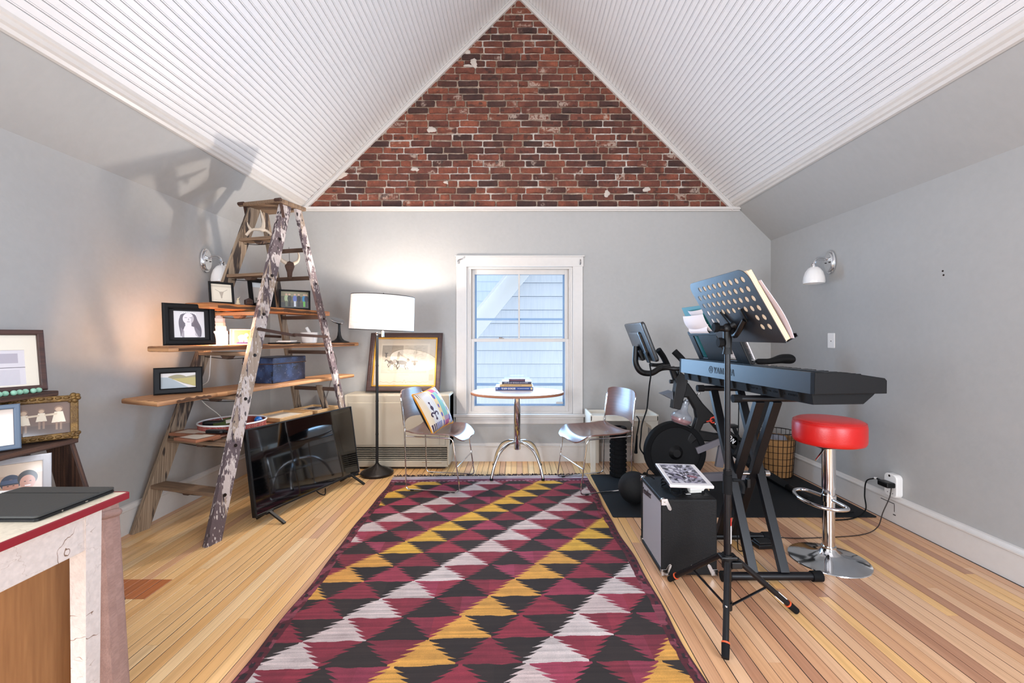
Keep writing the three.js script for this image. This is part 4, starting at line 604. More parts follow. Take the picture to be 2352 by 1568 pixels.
// ---------------------------------------------------------------- wall heater
{
  const w = 0.99, t = thing('wall_heater', 'beige enamelled gas wall heater with a louvred grille, under the horse engraving', 'heater', [-1.128, 0, ZB]);
  const en = mat(0xb3a895, 0.4, { bumpMap: bPaint, bumpScale: 0.0002 });
  part(t, 'cabinet', [box(w, 0.5, 0.26, [0, 0.455, 0.16], { r: 0.018, seg: 3 }), box(w - 0.06, 0.16, 0.14, [0, 0.13, 0.1], { r: 0.004 })], en);
  part(t, 'front_panel', [box(w - 0.08, 0.4, 0.012, [0, 0.43, 0.292], { r: 0.005, seg: 2 })], en); part(t, 'panel_groove', box(0.003, 0.4, 0.004, [0.4, 0.43, 0.297], { r: 0 }), mat(0x8d8478, 0.6));
  part(t, 'grille_recess', box(w - 0.05, 0.125, 0.02, [0, 0.145, 0.185], { r: 0 }), M.rubber);
  for (let i = 0; i < 6; i++) part(t, 'louver', box(w - 0.05, 0.0065, 0.026, [0, 0.093 + i * 0.0195, 0.27], { r: 0.002 }), en);
  for (const x of [-0.25, 0.1, 0.4]) part(t, 'grille_post', box(0.006, 0.12, 0.03, [x, 0.145, 0.25], { r: 0.001 }), M.iron);
  for (const s of [-1, 1]) part(t, 'side_cheek', box(0.024, 0.66, 0.27, [s * (w / 2 - 0.012), 0.37, 0.165], { r: 0.012, seg: 2 }), en);
  part(t, 'skirt', box(w - 0.03, 0.06, 0.03, [0, 0.052, 0.27], { r: 0.006, seg: 2 }), en);
  const np = mat(0x9c7f5c, 0.5); part(t, 'nameplate', [box(0.075, 0.004, 0.001, [0.27, 0.066, 0.2856], { r: 0 })], np); part(t, 'nameplate', [box(0.06, 0.003, 0.001, [0.39, 0.062, 0.2856], { r: 0 })], np);
  part(t, 'foot_rail', box(w - 0.1, 0.022, 0.2, [0, 0.011, 0.15], { r: 0 }), M.subfloor);
}
// ---------------------------------------------------------------- floor lamp
{
  const lx = -1.27, lz = -4.0, t = thing('floor_lamp', 'black swing-arm floor lamp with a white linen drum shade, lit', 'floor lamp', [lx, 0, lz]);
  part(t, 'base', lathe([[0, 0], [0.142, 0], [0.146, 0.008], [0.146, 0.022], [0.138, 0.03], [0.128, 0.032], [0.12, 0.04], [0.1, 0.045], [0.092, 0.053], [0.05, 0.066], [0.025, 0.085], [0.016, 0.1], [0, 0.1]], 64), mat(0x241f1d, 0.35, { metalness: 0.5 }));
  part(t, 'pole', [rod([0, 0.09, 0], [0, 1.26, 0], 0.0125), ...[0.36, 0.66, 0.98].map((y) => rod([0, y, 0], [0, y + 0.008, 0], 0.0145))], M.black);
  const sx = 0.121, sz = 0.23;
  part(t, 'swing_arm', [rod([0, 1.245, 0], [0, 1.285, 0], 0.011), bar([0, 1.275, 0], [sx, 1.27, sz], 0.012, 0.014), rod([sx, 1.245, sz], [sx, 1.292, sz], 0.014)], M.steel, 'brushed swing arm');
  part(t, 'socket_stem', [rod([sx, 1.285, sz], [sx, 1.4, sz], 0.009), rod([sx, 1.4, sz], [sx, 1.455, sz], 0.018)], M.steel);
  const R = 0.266, y0 = 1.302, y1 = 1.592, tilt = [0, 0, -0.045], at = [sx, 1.447, sz];
  const sh = new THREE.CylinderGeometry(R - 0.006, R, y1 - y0, 96, 1, true), p = sh.attributes.position, uv = sh.attributes.uv; for (let i = 0; i < uv.count; i++) uv.setXY(i, uv.getX(i) * 1.77, uv.getY(i) * 0.3);
  part(t, 'shade', tr(plain(sh), at, tilt), M.shade);
  const hoop = (y, r) => { const g = new THREE.TorusGeometry(r, 0.003, 8, 96); g.rotateX(PI / 2); g.translate(0, y, 0); return plain(g); };
  part(t, 'shade_ring', [tr(hoop(-0.145, R - 0.001), at, tilt), tr(hoop(0.145, R - 0.007), at, tilt), ...[0, 1, 2].map((k) => tr(rod([0, 0.122, 0], [Math.cos(k * 2.1 + 0.4) * (R - 0.008), 0.143, Math.sin(k * 2.1 + 0.4) * (R - 0.008)], 0.002, 0.002, 6), at, tilt)), tr(rod([0, 0.09, 0], [0, 0.157, 0], 0.004), at, tilt)], M.iron);
  part(t, 'finial', tr(lathe([[0, 0.142], [0.008, 0.144], [0.01, 0.154], [0.005, 0.16], [0.007, 0.168], [0, 0.174]], 16), at, tilt), M.iron);
  part(t, 'bulb', ball(0.03, [sx, 1.51, sz], 20, [1, 1.2, 1]), new THREE.MeshStandardMaterial({ color: 0xffffff, emissive: 0xfff0e0, emissiveIntensity: 6 }));
  const l = new THREE.PointLight(0xfff4ea, LAMP, 0, 2); l.position.set(lx + sx, 1.51, lz + sz); l.shadow.radius = 1.6; scene.add(l);
  const s = thing('cord_switch', 'black foot switch on the floor by the floor lamp base', 'switch', [-1.465, 0, -3.97], 0.3); part(s, 'switch_body', ext(rrect(0.075, 0.04, 0.019), 0.018, { b: 0.007, bs: 2, z0: 0 }).rotateX(-PI / 2), M.black); part(s, 'button', ball(0.013, [0, 0.019, 0], 12, [1, 0.9, 1]), M.black);
  solo('lamp_cord', tube([[-1.43, 0.006, -3.98], [-1.4, 0.005, -4.0], [-1.38, 0.005, -4.0]], 0.0035, { rs: 6 }), M.rubber, 'short black cord from foot switch to floor lamp base', 'cord');
}
// ---------------------------------------------------------------- painted desk in the left foreground
{
  const X = -1.25, Z = -1.416, t = thing('desk', 'old desk with crackled white paint and a red edged top, left foreground', 'desk', [0, 0, 0]);
  const w = 0.78, x0 = X - w, z1 = -0.35, L = z1 - Z;
  part(t, 'desk_top', box(w, 0.021, L, [X - w / 2, 0.741, (Z + z1) / 2], { r: 0.004, grain: 'z' }), M.deskTop);
  part(t, 'red_edge', [box(0.006, 0.023, L + 0.006, [X + 0.002, 0.7405, (Z + z1) / 2], { r: 0.003 }), box(w, 0.023, 0.006, [X - w / 2, 0.7405, Z - 0.002], { r: 0.003 })], M.deskRed);
  part(t, 'apron', [box(0.022, 0.115, L - 0.16, [X - 0.042, 0.672, (Z + z1) / 2], { r: 0.002, grain: 'z' })], M.deskPaint); part(t, 'apron', [box(w - 0.16, 0.115, 0.022, [X - w / 2, 0.672, Z + 0.075], { r: 0.002 })], M.deskPaint);
  for (const [lx, lz] of [[X - 0.053, Z + 0.083], [x0 + 0.06, Z + 0.083], [X - 0.053, z1 - 0.08], [x0 + 0.06, z1 - 0.08]]) { const a = 0.025, b = 0.021, q = (k, y) => [[lx - k, y, lz + k], [lx + k, y, lz + k], [lx + k, y, lz - k], [lx - k, y, lz - k]]; part(t, 'leg', hexa(q(b, 0), q(a, 0.73)), M.deskPaint); }
}
{ // closed tablet or slim laptop in a grey sleeve
  const t = thing('laptop', 'closed slim dark grey laptop lying on the white desk', 'laptop', [-1.436, 0.7525, -1.298]);
  part(t, 'base', ext(rrect(0.3, 0.235, 0.012), 0.009, { b: 0.002, z0: 0 }).rotateX(-PI / 2), M.black); part(t, 'lid', ext(rrect(0.3, 0.235, 0.012), 0.006, { b: 0.0015, z0: 0.0098 }).rotateX(-PI / 2), mat(0x3a3936, 0.75, { bumpMap: bFine, bumpScale: 0.0004 }));
  part(t, 'seam', box(0.298, 0.0006, 0.002, [0, 0.0161, -0.06], { r: 0 }), M.rubber);
  part(t, 'port', [box(0.001, 0.003, 0.008, [0.1502, 0.005, -0.02], { r: 0 }), box(0.001, 0.004, 0.004, [0.1502, 0.005, 0.05], { r: 0 })], M.steel);
  const p = thing('paper_sheet', 'white paper sheet under the corner of the dark laptop', 'paper', [-1.69, 0.7518, -1.31], 0.2); part(p, 'sheet', box(0.15, 0.002, 0.2, [0, 0.001, 0], { r: 0 }), mat(0xf2ece6, 0.8));
}
{ // slip-covered chair pushed in behind the desk
  const t = thing('covered_chair', 'chair under a dusty pink cloth cover behind the white desk leg', 'chair', [-1.63, 0, -1.525], 0.0);
  const n = 22, W = 0.225, D = 0.045, Hh = 0.655;
  const g = []; const P = (u, v) => { const a = u * 2 * PI, sx = Math.sign(Math.cos(a)) * Math.pow(Math.abs(Math.cos(a)), 0.28), sz = Math.sign(Math.sin(a)) * Math.pow(Math.abs(Math.sin(a)), 0.28), k = 1 + 0.16 * (1 - v) + 0.012 * Math.sin(a * 7) * (1 - v); return V(sx * W * k, 0.012 + v * Hh, sz * D * k); };
  g.push(sheet((u, v) => P(u, v), 96, 14, 0.004)); g.push(sheet((u, v) => { const q = P(u, 1), r = 1 - v; return V(q.x * r, 0.012 + Hh + 0.018 * Math.sqrt(1 - r * r + 1e-4), q.z * r); }, 96, 6, 0.004));
  part(t, 'cloth_cover', g, M.chairCloth); part(t, 'rolled_hem', [tube([[-0.22, Hh - 0.012, 0.044], [0, Hh - 0.004, 0.05], [0.2, Hh - 0.008, 0.048], [0.226, Hh - 0.012, 0.03], [0.23, Hh - 0.02, -0.02]], 0.014, { rs: 10, seg: 60 })], M.chairCloth);
  for (const [x, z] of [[-0.2, 0.0], [0.2, 0.0]]) part(t, 'leg', box(0.03, 0.4, 0.03, [x, 0.2, z], { r: 0.003, grain: 'y' }), M.stepWood);
  const b = thing('cardboard_box', 'brown cardboard box with faint print, standing under the white desk', 'box', [-1.66, 0, -1.3], 0.02);
  const PR = print(256, 256, (c, w, h) => { c.fillStyle = '#96673a'; c.fillRect(0, 0, w, h); c.fillStyle = 'rgba(48,28,14,0.55)'; for (let y = 40; y < 200; y += 13) c.fillRect(70, y, 70 + 60 * hash(y, 2, 2), 4); });
  part(b, 'carton', box(0.46, 0.56, 0.3, [0, 0.28, 0], { r: 0.003 }), M.cardboard); const q = new THREE.PlaneGeometry(0.4, 0.4); q.translate(0, 0.33, 0.1512); part(b, 'printed_face', plain(q), mat(0xffffff, 0.85, { map: PR })); part(b, 'flap', [box(0.452, 0.004, 0.146, [0, 0.563, 0.076], { r: 0 }), box(0.452, 0.004, 0.146, [0, 0.563, -0.076], { r: 0 })], M.cardboard);
}
// ---------------------------------------------------------------- dark step rack with photographs
{
  const t = thing('step_rack', 'small dark wooden step rack holding photographs against the left wall', 'rack', [0, 0, 0]);
  const b = (name, x0, x1, y) => part(t, name, box(x1 - x0, 0.024, 0.63, [(x0 + x1) / 2, y - 0.012, -1.79], { r: 0.004, grain: 'z' }), M.rackWood);
  b('shelf', -2.42, -2.185, 0.992); b('shelf', -2.44, -2.09, 0.768); b('shelf', -2.45, -1.99, 0.52); b('shelf', -2.45, -1.92, 0.25);
  for (const z of [-2.085, -1.49]) { part(t, 'side_board', hexa([[-2.02, 0, z + 0.012], [-1.86, 0, z + 0.012], [-1.86, 0, z - 0.012], [-2.02, 0, z - 0.012]], [[-2.28, 0.968, z + 0.012], [-2.175, 0.968, z + 0.012], [-2.175, 0.968, z - 0.012], [-2.28, 0.968, z - 0.012]]), M.rackWood); part(t, 'side_board', box(0.12, 0.968, 0.024, [-2.37, 0.484, z], { r: 0.003, grain: 'y' }), M.rackWood); }
  part(t, 'back_board', box(0.014, 0.7, 0.57, [-2.44, 0.62, -1.79], { r: 0.002, grain: 'z' }), M.frameBlack);
  part(t, 'knob', [ball(0.018, [-2.2, 0.952, -2.05], 12)], M.iron);
  let f;
  frame('picture_frame', 'large dark frame with a certificate on cream mount, on top of the dark rack', 'picture frame', 0.42, 0.285, 0.024, 0.026, M.darkWood, CERT, [-2.3, 0.996, -1.885], 1.1, 0.2, { mount: [0.29, 0.16, -0.03], stand: 1 });
  f = frame('picture_frame', 'ornate gilt frame with a sepia photo of three children in white', 'picture frame', 0.24, 0.2, 0.028, 0.03, M.gilt, KIDS, [-2.145, 0.772, -1.99], 0.82, 0.2, { ornate: 1, stand: 1 });
  frame('picture_frame', 'blue-grey frame cut off by the left edge, beside the gilt frame', 'picture frame', 0.2, 0.19, 0.02, 0.02, mat(0x5b6a7c, 0.5), PALE, [-2.165, 0.772, -1.795], 0.98, 0.16, { stand: 1 });
  frame('picture_frame', 'silver ribbed frame with a photo of a smiling couple, behind the laptop', 'picture frame', 0.19, 0.212, 0.028, 0.022, mat(0xd6d4d6, 0.3, { metalness: 0.5, bumpMap: bWeave, bumpScale: 0.001 }), COUPLE, [-2.1, 0.524, -1.86], 0.8, 0.24, { stand: 1 });
  const bead = mat(0x8fc0a6, 0.35), beads = thing('bead_string', 'string of mint green beads along the front edge of the rack top', 'beads', [0, 0, 0]);
  for (let i = 0; i < 20; i++) part(beads, 'bead', ball(0.0115, [-2.2 + 0.004 * Math.sin(i * 2.1), 1.003, -2.03 + i * 0.026], 12, null), bead);
}
// ---------------------------------------------------------------- wall lamps, switch, sockets
function sconce(side, label) {
  const s = side, x = s < 0 ? XL : XR, z = s < 0 ? -3.5 : -3.575, t = thing('wall_sconce', label, 'wall lamp', [x, 1.85, z], s < 0 ? PI / 2 : -PI / 2, 'chrome wall lamps');
  const pl = new THREE.Shape(); pl.absellipse(0, 0, 0.062, 0.098, 0, 2 * PI, false, 0); const pl2 = new THREE.Shape(); pl2.absellipse(0, 0, 0.047, 0.08, 0, 2 * PI, false, 0);
  part(t, 'wall_plate', [ext(pl, 0.02, { b: 0.008, bs: 3, z0: 0, cs: 32 }), ext(pl2, 0.016, { b: 0.007, bs: 3, z0: 0.016, cs: 32 })], M.chrome); part(t, 'screw', [rod([-0.022, -0.005, 0.03], [-0.022, -0.005, 0.038], 0.004), rod([0.022, -0.005, 0.03], [0.022, -0.005, 0.038], 0.004)], M.iron);
  part(t, 'arm', tube([[0, 0.022, 0.03], [0, 0.036, 0.07], [0, 0.032, 0.11], [0, 0.002, 0.138], [0, -0.02, 0.142]], 0.0075, { seg: 30 }), M.chrome);
  part(t, 'arm', tube([[0, 0.012, 0.03], [0, 0.02, 0.08], [0, 0.01, 0.12], [0, -0.016, 0.14]], 0.004, { seg: 24 }), M.chrome);
  part(t, 'shade_holder', lathe([[0, -0.012], [0.018, -0.012], [0.022, -0.02], [0.022, -0.026], [0.028, -0.03], [0.028, -0.042], [0, -0.042]], 24).translate(0, 0, 0.142), M.chrome);
  const sh = part(t, 'glass_shade', lathe([[0.026, -0.04], [0.042, -0.05], [0.062, -0.08], [0.074, -0.12], [0.078, -0.155], [0.075, -0.172], [0.071, -0.17], [0.073, -0.15], [0.069, -0.12], [0.057, -0.082], [0.038, -0.055], [0.026, -0.046]], 40).translate(0, 0, 0.142), phys(0xf6f1ec, 0.3, { clearcoat: 0.5, clearcoatRoughness: 0.1, bumpMap: bWeave, bumpScale: 0.0004 }));
}
sconce(-1, 'unlit chrome wall lamp with a frosted glass shade, left, partly behind the ladder'); sconce(1, 'unlit chrome wall lamp with a white glass shade on the right wall');
{
  const t = thing('wall_switch', 'white blank plate on the right wall above the keyboard', 'switch', [XR, 1.215, -3.572], -PI / 2); part(t, 'cover_plate', ext(rrect(0.078, 0.122, 0.006), 0.007, { b: 0.002, z0: 0 }), M.porcelain); part(t, 'screw', rod([0, -0.004, 0.006], [0, -0.004, 0.0082], 0.004, 0.004, 10), M.iron);
  const o = thing('socket_adapter', 'white plug-in socket adapter low on the right wall', 'socket', [XR, 0.252, -2.96], -PI / 2);
  part(o, 'housing', ext(rrect(0.1, 0.155, 0.03), 0.045, { b: 0.006, bs: 2, z0: 0 }), M.porcelain); part(o, 'socket_slot', [[-0.02, -0.05], [0, -0.054], [0.02, -0.05], [-0.006, 0.062]].map(([x, y], i) => rod([x, y, 0.0445], [x, y, 0.0458], i === 3 ? 0.008 : 0.003, i === 3 ? 0.008 : 0.003, 10)), M.iron);
  const a = thing('power_adapter', 'black power adapter plugged into the white socket adapter', 'adapter', [XR - 0.075, 0.262, -2.955], -PI / 2); part(a, 'housing', box(0.085, 0.034, 0.058, [0, 0, 0], { r: 0.008, seg: 2 }), M.black); part(a, 'strain_relief', [rod([-0.04, 0.005, 0.0], [-0.075, 0.012, 0.0], 0.01, 0.006)], M.black); part(a, 'cable_tip', rod([-0.078, 0.012, 0.0], [-0.095, 0.01, 0.0], 0.007, 0.007), M.porcelain);
  solo('floor_cable', tube([[XR - 0.075, 0.27, -3.05], [XR - 0.085, 0.23, -3.11], [XR - 0.09, 0.13, -3.12], [XR - 0.1, 0.03, -3.1], [2.3, 0.006, -3.02], [2.13, 0.006, -2.99], [2.09, 0.006, -3.02], [2.2, 0.012, -3.08], [2.36, 0.016, -3.1]], 0.0042, { rs: 8, seg: 90 }), M.rubber, 'thick black cord from the wall adapter looping on the floor by the mat', 'cord');
  solo('floor_cable', tube([[XR - 0.07, 0.25, -2.92], [XR - 0.1, 0.19, -2.9], [XR - 0.16, 0.1, -2.88], [2.3, 0.03, -2.82], [2.16, 0.005, -2.77], [1.9, 0.004, -2.735], [1.66, 0.004, -2.73], [1.5, 0.004, -2.8], [1.42, 0.004, -2.86]], 0.003, { rs: 8, seg: 90 }), mat(0x2c1f1a, 0.6), 'thin brown cord from the wall adapter running over the floor behind the stool', 'cord');
  const s = struct('wall_screw_hole', [rod([XR - 0.001, 1.64, -2.64], [XR + 0.002, 1.64, -2.64], 0.006, 0.006, 8), rod([XR - 0.001, 1.615, -2.635], [XR + 0.002, 1.615, -2.635], 0.006, 0.006, 8)], M.subfloor);
}
// ---------------------------------------------------------------- kilim
{
  const W = 1.705, L = 2.95, RH = 0.1455, P = 0.2555, cols = { W: [206, 190, 184], D: [40, 31, 28], O: [214, 152, 74], Y: [216, 168, 60], R: [146, 48, 62], P: [164, 66, 92], M: [122, 42, 54] };
  const up = ['W', 'D', 'O', 'R'], fill = ['R', 'M', 'D', 'D'], zc = 0.11;
  const T = tex(1200, 2048, (u, v) => {
    const x = u * W, y = v * L, n = fbm(u, v, 40, 60, 3, 801), st = fbm(u, v, 6, 300, 2, 805), g = hash(Math.floor(u * 1200), Math.floor(v * 2048), 31);
    let c; const fromBack = L - y;
    const ex = x + (n - 0.5) * 0.012;
    if (fromBack < 0.012) c = cols.W; else if (fromBack < 0.032) c = [214, 200, 196]; else if (fromBack < 0.044) c = [118, 60, 84]; else if (fromBack < 0.072) c = [214, 202, 200]; else if (fromBack < 0.108) c = [128, 70, 88];
    else if (fromBack < 0.128) c = (Math.floor(x / 0.055) % 3 === 0) ? [150, 100, 116] : [92, 46, 58]; else if (fromBack < 0.142) c = (Math.floor(x / 0.018) % 2) ? [170, 120, 128] : [120, 44, 58];
    else if (ex < 0.05 || ex > W - 0.05) { const e = ex < 0.05 ? ex : W - ex; c = cols.M.map((q) => q * 0.72); const ck = Math.floor(y / 0.028) % 2, kk = Math.floor(e / 0.016) % 3; if (ck && kk === 1) c = [42, 30, 32]; if (n > 0.62) c = [132, 60, 72]; if (e < 0.006) c = [70, 34, 38]; }
    else {
      const yy = y + (fbm(u, 0.3, 30, 1, 2, 811) - 0.5) * 0.012, row = Math.floor((yy + 0.036) / RH), t = ((yy + 0.036) / RH) - row;
      const s = (x - 0.564 - row * 0.1225 + (hash(row, 5, 61) - 0.5) * 0.03) / P, i = Math.round(s), f = (s - i) * 2, k = ((i % 4) + 4) % 4;
      const nt = 5, a = t * nt, ai = Math.floor(a), ff = a - ai;
      let hw = 1.18 - 0.94 * ai / nt - Math.pow(ff, 0.8) * 0.46 + (hash(row, i * 2 + (f > 0 ? 1 : 0) + ai * 7, 41) - 0.5) * 0.12; if (hw < 0.06) hw = 0.06;
      const key = Math.abs(f) < hw ? up[k] : fill[((f < 0 ? k + 3 : k) % 4 + 4) % 4];
      c = cols[key]; const h = hash(row, Math.floor(i / 2), 17);
      if (key === 'R') c = mixc(cols.R, h < 0.4 ? cols.P : cols.M, 0.75 * hash(row, i, 23)); if (key === 'M') c = mixc(cols.M, h < 0.5 ? cols.R : cols.P, 0.8 * hash(row, i, 27)); if (key === 'O') c = mixc(cols.O, cols.Y, row > 10 ? 0.8 : 0.25 * h); if (key === 'W') c = mixc(cols.W, [196, 158, 152], 0.35 * hash(row, i, 29)); if (key === 'D') c = mixc(cols.D, [58, 45, 41], h * 0.7);
    }
    const k2 = 0.8 + 0.3 * st + 0.12 * (n - 0.5) + 0.14 * (g - 0.5); return c.map((q) => Math.max(0, Math.min(255, q * k2)));
  });
  T.wrapS = T.wrapT = THREE.ClampToEdgeWrapping; T.repeat.set(1, 1);
  const g = new THREE.PlaneGeometry(W, L, 60, 100); g.rotateX(-PI / 2); const p = g.attributes.position, uv = g.attributes.uv;
  const edge = (z, s) => 0.006 * Math.sin(z * 5 + s) + 0.004 * Math.sin(z * 13 + s * 2);
  for (let i = 0; i < p.count; i++) { const x = p.getX(i), z = p.getZ(i), e = Math.abs(x) / (W / 2); p.setX(i, x + Math.sign(x) * Math.pow(e, 6) * edge(z, x > 0 ? 1 : 4)); p.setY(i, 0.0075 + 0.0018 * Math.sin(z * 9 + x * 2) * Math.sin(x * 7) * e); }
  // underside and rim
  const low = g.clone(); for (let i = 0; i < p.count; i++) low.attributes.position.setY(i, 0.0008); g.computeVertexNormals();
  const rim = []; const key = (ix, iz) => iz * 61 + ix; const seq = []; for (let i = 0; i <= 60; i++) seq.push(key(i, 100)); for (let j = 99; j >= 0; j--) seq.push(key(60, j)); for (let i = 59; i >= 0; i--) seq.push(key(i, 0)); for (let j = 1; j <= 100; j++) seq.push(key(0, j));
  const rp = [], ruv = []; for (let i = 0; i + 1 < seq.length; i++) { const a = seq[i], b = seq[i + 1], A = [p.getX(a), p.getY(a), p.getZ(a)], B = [p.getX(b), p.getY(b), p.getZ(b)], A0 = [A[0], 0.0008, A[2]], B0 = [B[0], 0.0008, B[2]]; rp.push(...A0, ...B0, ...B, ...A0, ...B, ...A); for (const q of [a, b, b, a, b, a]) ruv.push(uv.getX(q), uv.getY(q)); }
  const rg = new THREE.BufferGeometry(); rg.setAttribute('position', new THREE.BufferAttribute(new Float32Array(rp), 3)); rg.setAttribute('uv', new THREE.BufferAttribute(new Float32Array(ruv), 2)); rg.computeVertexNormals();
  const weave = tex(128, 128, (u, v) => { const n = 127 + 70 * Math.sin(u * 2 * PI * 8) * Math.cos(v * 2 * PI * 20) + 40 * (hash(Math.floor(u * 128), Math.floor(v * 128), 7) - 0.5); return [n, n, n]; }, 1 / 60, 1 / 60, false); weave.repeat.set(60, 100);
  const t = thing('kilim_rug', 'red, black, white and ochre kilim rug with serrated triangles on the wooden floor', 'rug', [-0.195, 0, -3.93 + L / 2], 0.03); 
  part(t, 'woven_field', [g, rg], new THREE.MeshStandardMaterial({ map: T, roughness: 0.95, bumpMap: weave, bumpScale: 0.0012 }));
  const fr = []; for (let i = 0; i < 420; i++) { const x = -W / 2 + 0.01 + (W - 0.02) * i / 419 + rr(-0.003, 0.003), l = rr(0.02, 0.055), dx = rr(-0.025, 0.025), h = rr(0.003, 0.02); fr.push(tube([[x, 0.005, -L / 2], [x + dx * 0.4, h, -L / 2 - l * 0.5], [x + dx, 0.004, -L / 2 - l]], rr(0.0012, 0.0026), { seg: 4, rs: 4, caps: false })); }
  part(t, 'fringe', fr, mat(0x3a2a30, 0.95), 'dark knotted fringe along the far edge').userData.kind = 'stuff';
}
// ---------------------------------------------------------------- bistro table with books
{
  const t = thing('bistro_table', 'round wood-topped bistro table on a chrome column with four arched legs', 'table', [0.0, 0.0105, -4.02]);
  const sh = new THREE.Shape(); sh.absellipse(0, 0, 0.42, 0.32, 0, 2 * PI, false, 0); const sh2 = new THREE.Shape(); sh2.absellipse(0, 0, 0.424, 0.324, 0, 2 * PI, false, 0);
  part(t, 'tabletop', ext(sh, 0.008, { b: 0.002, cs: 64, z0: 0 }).rotateX(-PI / 2).translate(0, 0.73, 0), M.plyTop); part(t, 'tabletop_edge', ext(sh2, 0.018, { b: 0.004, bs: 2, cs: 64, z0: 0 }).rotateX(-PI / 2).translate(0, 0.7145, 0), M.edgeWood);
  part(t, 'column', lathe([[0, 0.212], [0.028, 0.212], [0.03, 0.216], [0.03, 0.7], [0.05, 0.705], [0.11, 0.712], [0.11, 0.716], [0, 0.716]], 40), M.chrome);
  for (const [sx, sz] of [[-1, 1], [1, 1], [-1, -1], [1, -1]]) { const l = part(t, 'leg', tube([[sx * 0.016, 0.282, sz * 0.016], [sx * 0.08, 0.272, sz * 0.08], [sx * 0.145, 0.225, sz * 0.145], [sx * 0.19, 0.14, sz * 0.19], [sx * 0.214, 0.05, sz * 0.214], [sx * 0.222, 0.012, sz * 0.222]], 0.0125, { seg: 40, rs: 14 }), M.chrome); part(l, 'foot_cap', rod([sx * 0.2225, 0, sz * 0.2225], [sx * 0.2215, 0.018, sz * 0.2215], 0.0142), M.rubber); }
}
const font = await new FontLoader().loadAsync('fonts/droid/droid_serif_bold.typeface.json'), fontS = await new FontLoader().loadAsync('fonts/droid/droid_sans_bold.typeface.json');
function text(s, size, depth, f = fontS) { const g = new TextGeometry(s, { font: f, size, depth, curveSegments: 3, bevelEnabled: false }); g.computeBoundingBox(); const b = g.boundingBox; g.translate(-(b.min.x + b.max.x) / 2, -(b.min.y + b.max.y) / 2, 0); return plain(g); }
function book(label, w, h, d, pos, yaw, cover, spine) {     // lies flat, spine to the camera
  const t = thing('book', label, 'book', pos, yaw, 'books stacked on the bistro table'), c = 0.003;
  part(t, 'pages', box(w - 0.012, h - 2 * c, d - 0.01, [0, h / 2, -0.003], { r: 0.001 }), mat(0xe9e0d0, 0.85)); part(t, 'cover', [box(w, c, d, [0, c / 2, 0], { r: 0.001 }), box(w, c, d, [0, h - c / 2, 0], { r: 0.001 }), box(w, h, c, [0, h / 2, d / 2 - c / 2], { r: 0.0012 })], cover);
  if (spine) spine(t, d / 2 + 0.0002, h / 2); return t;
}
{
  const Y = 0.7495, z = -4.1;
  book('large blue art book at the bottom of the stack, lettered in white capitals', 0.354, 0.03, 0.24, [-0.027, Y, z - 0.12], 0.0, phys(0x24468a, 0.3, { clearcoat: 0.7 }), (t, d, h) => { const a = text('VAN GOGH', 0.0165, 0.0006, font); part(t, 'spine_title', a.translate(-0.055, h, d), mat(0xf2ead8, 0.5)); part(t, 'spine_title', text('THE COMPLETE PAINTINGS', 0.006, 0.0006).translate(0.083, h, d), mat(0xd8dde6, 0.5)); part(t, 'spine_emblem', [box(0.016, 0.018, 0.0006, [0.16, h, d], { r: 0 })], mat(0xe0c27a, 0.5)); part(t, 'spine_emblem', [box(0.005, 0.018, 0.0006, [-0.158, h, d], { r: 0 }), box(0.004, 0.018, 0.0006, [-0.167, h, d], { r: 0 })], mat(0x9fb2d8, 0.5)); });
  book('tan book second in the stack on the bistro table', 0.306, 0.022, 0.22, [-0.012, Y + 0.0305, z - 0.125], 0.01, mat(0xc6a06c, 0.55), (t, d, h) => part(t, 'spine_title', text('HISTORY AND ILLUSTRATED', 0.008, 0.0005, font).translate(-0.03, h, d), mat(0x8f6c40, 0.6)));
  book('dark anatomy atlas third in the stack with silver lettering', 0.276, 0.024, 0.2, [-0.004, Y + 0.053, z - 0.13], -0.01, phys(0x231f38, 0.35, { clearcoat: 0.6 }), (t, d, h) => part(t, 'spine_title', text('ATLAS OF HUMAN ANATOMY', 0.0108, 0.0005, font).translate(-0.005, h, d), mat(0xb9b4c8, 0.5)));
  book('small maroon book topmost on the stack', 0.155, 0.02, 0.115, [-0.002, Y + 0.0775, z - 0.12], 0.0, mat(0x5c3446, 0.5), (t, d, h) => part(t, 'spine_title', [box(0.1, 0.002, 0.0004, [0, h, d], { r: 0 })], mat(0x8c6476, 0.5)));
}
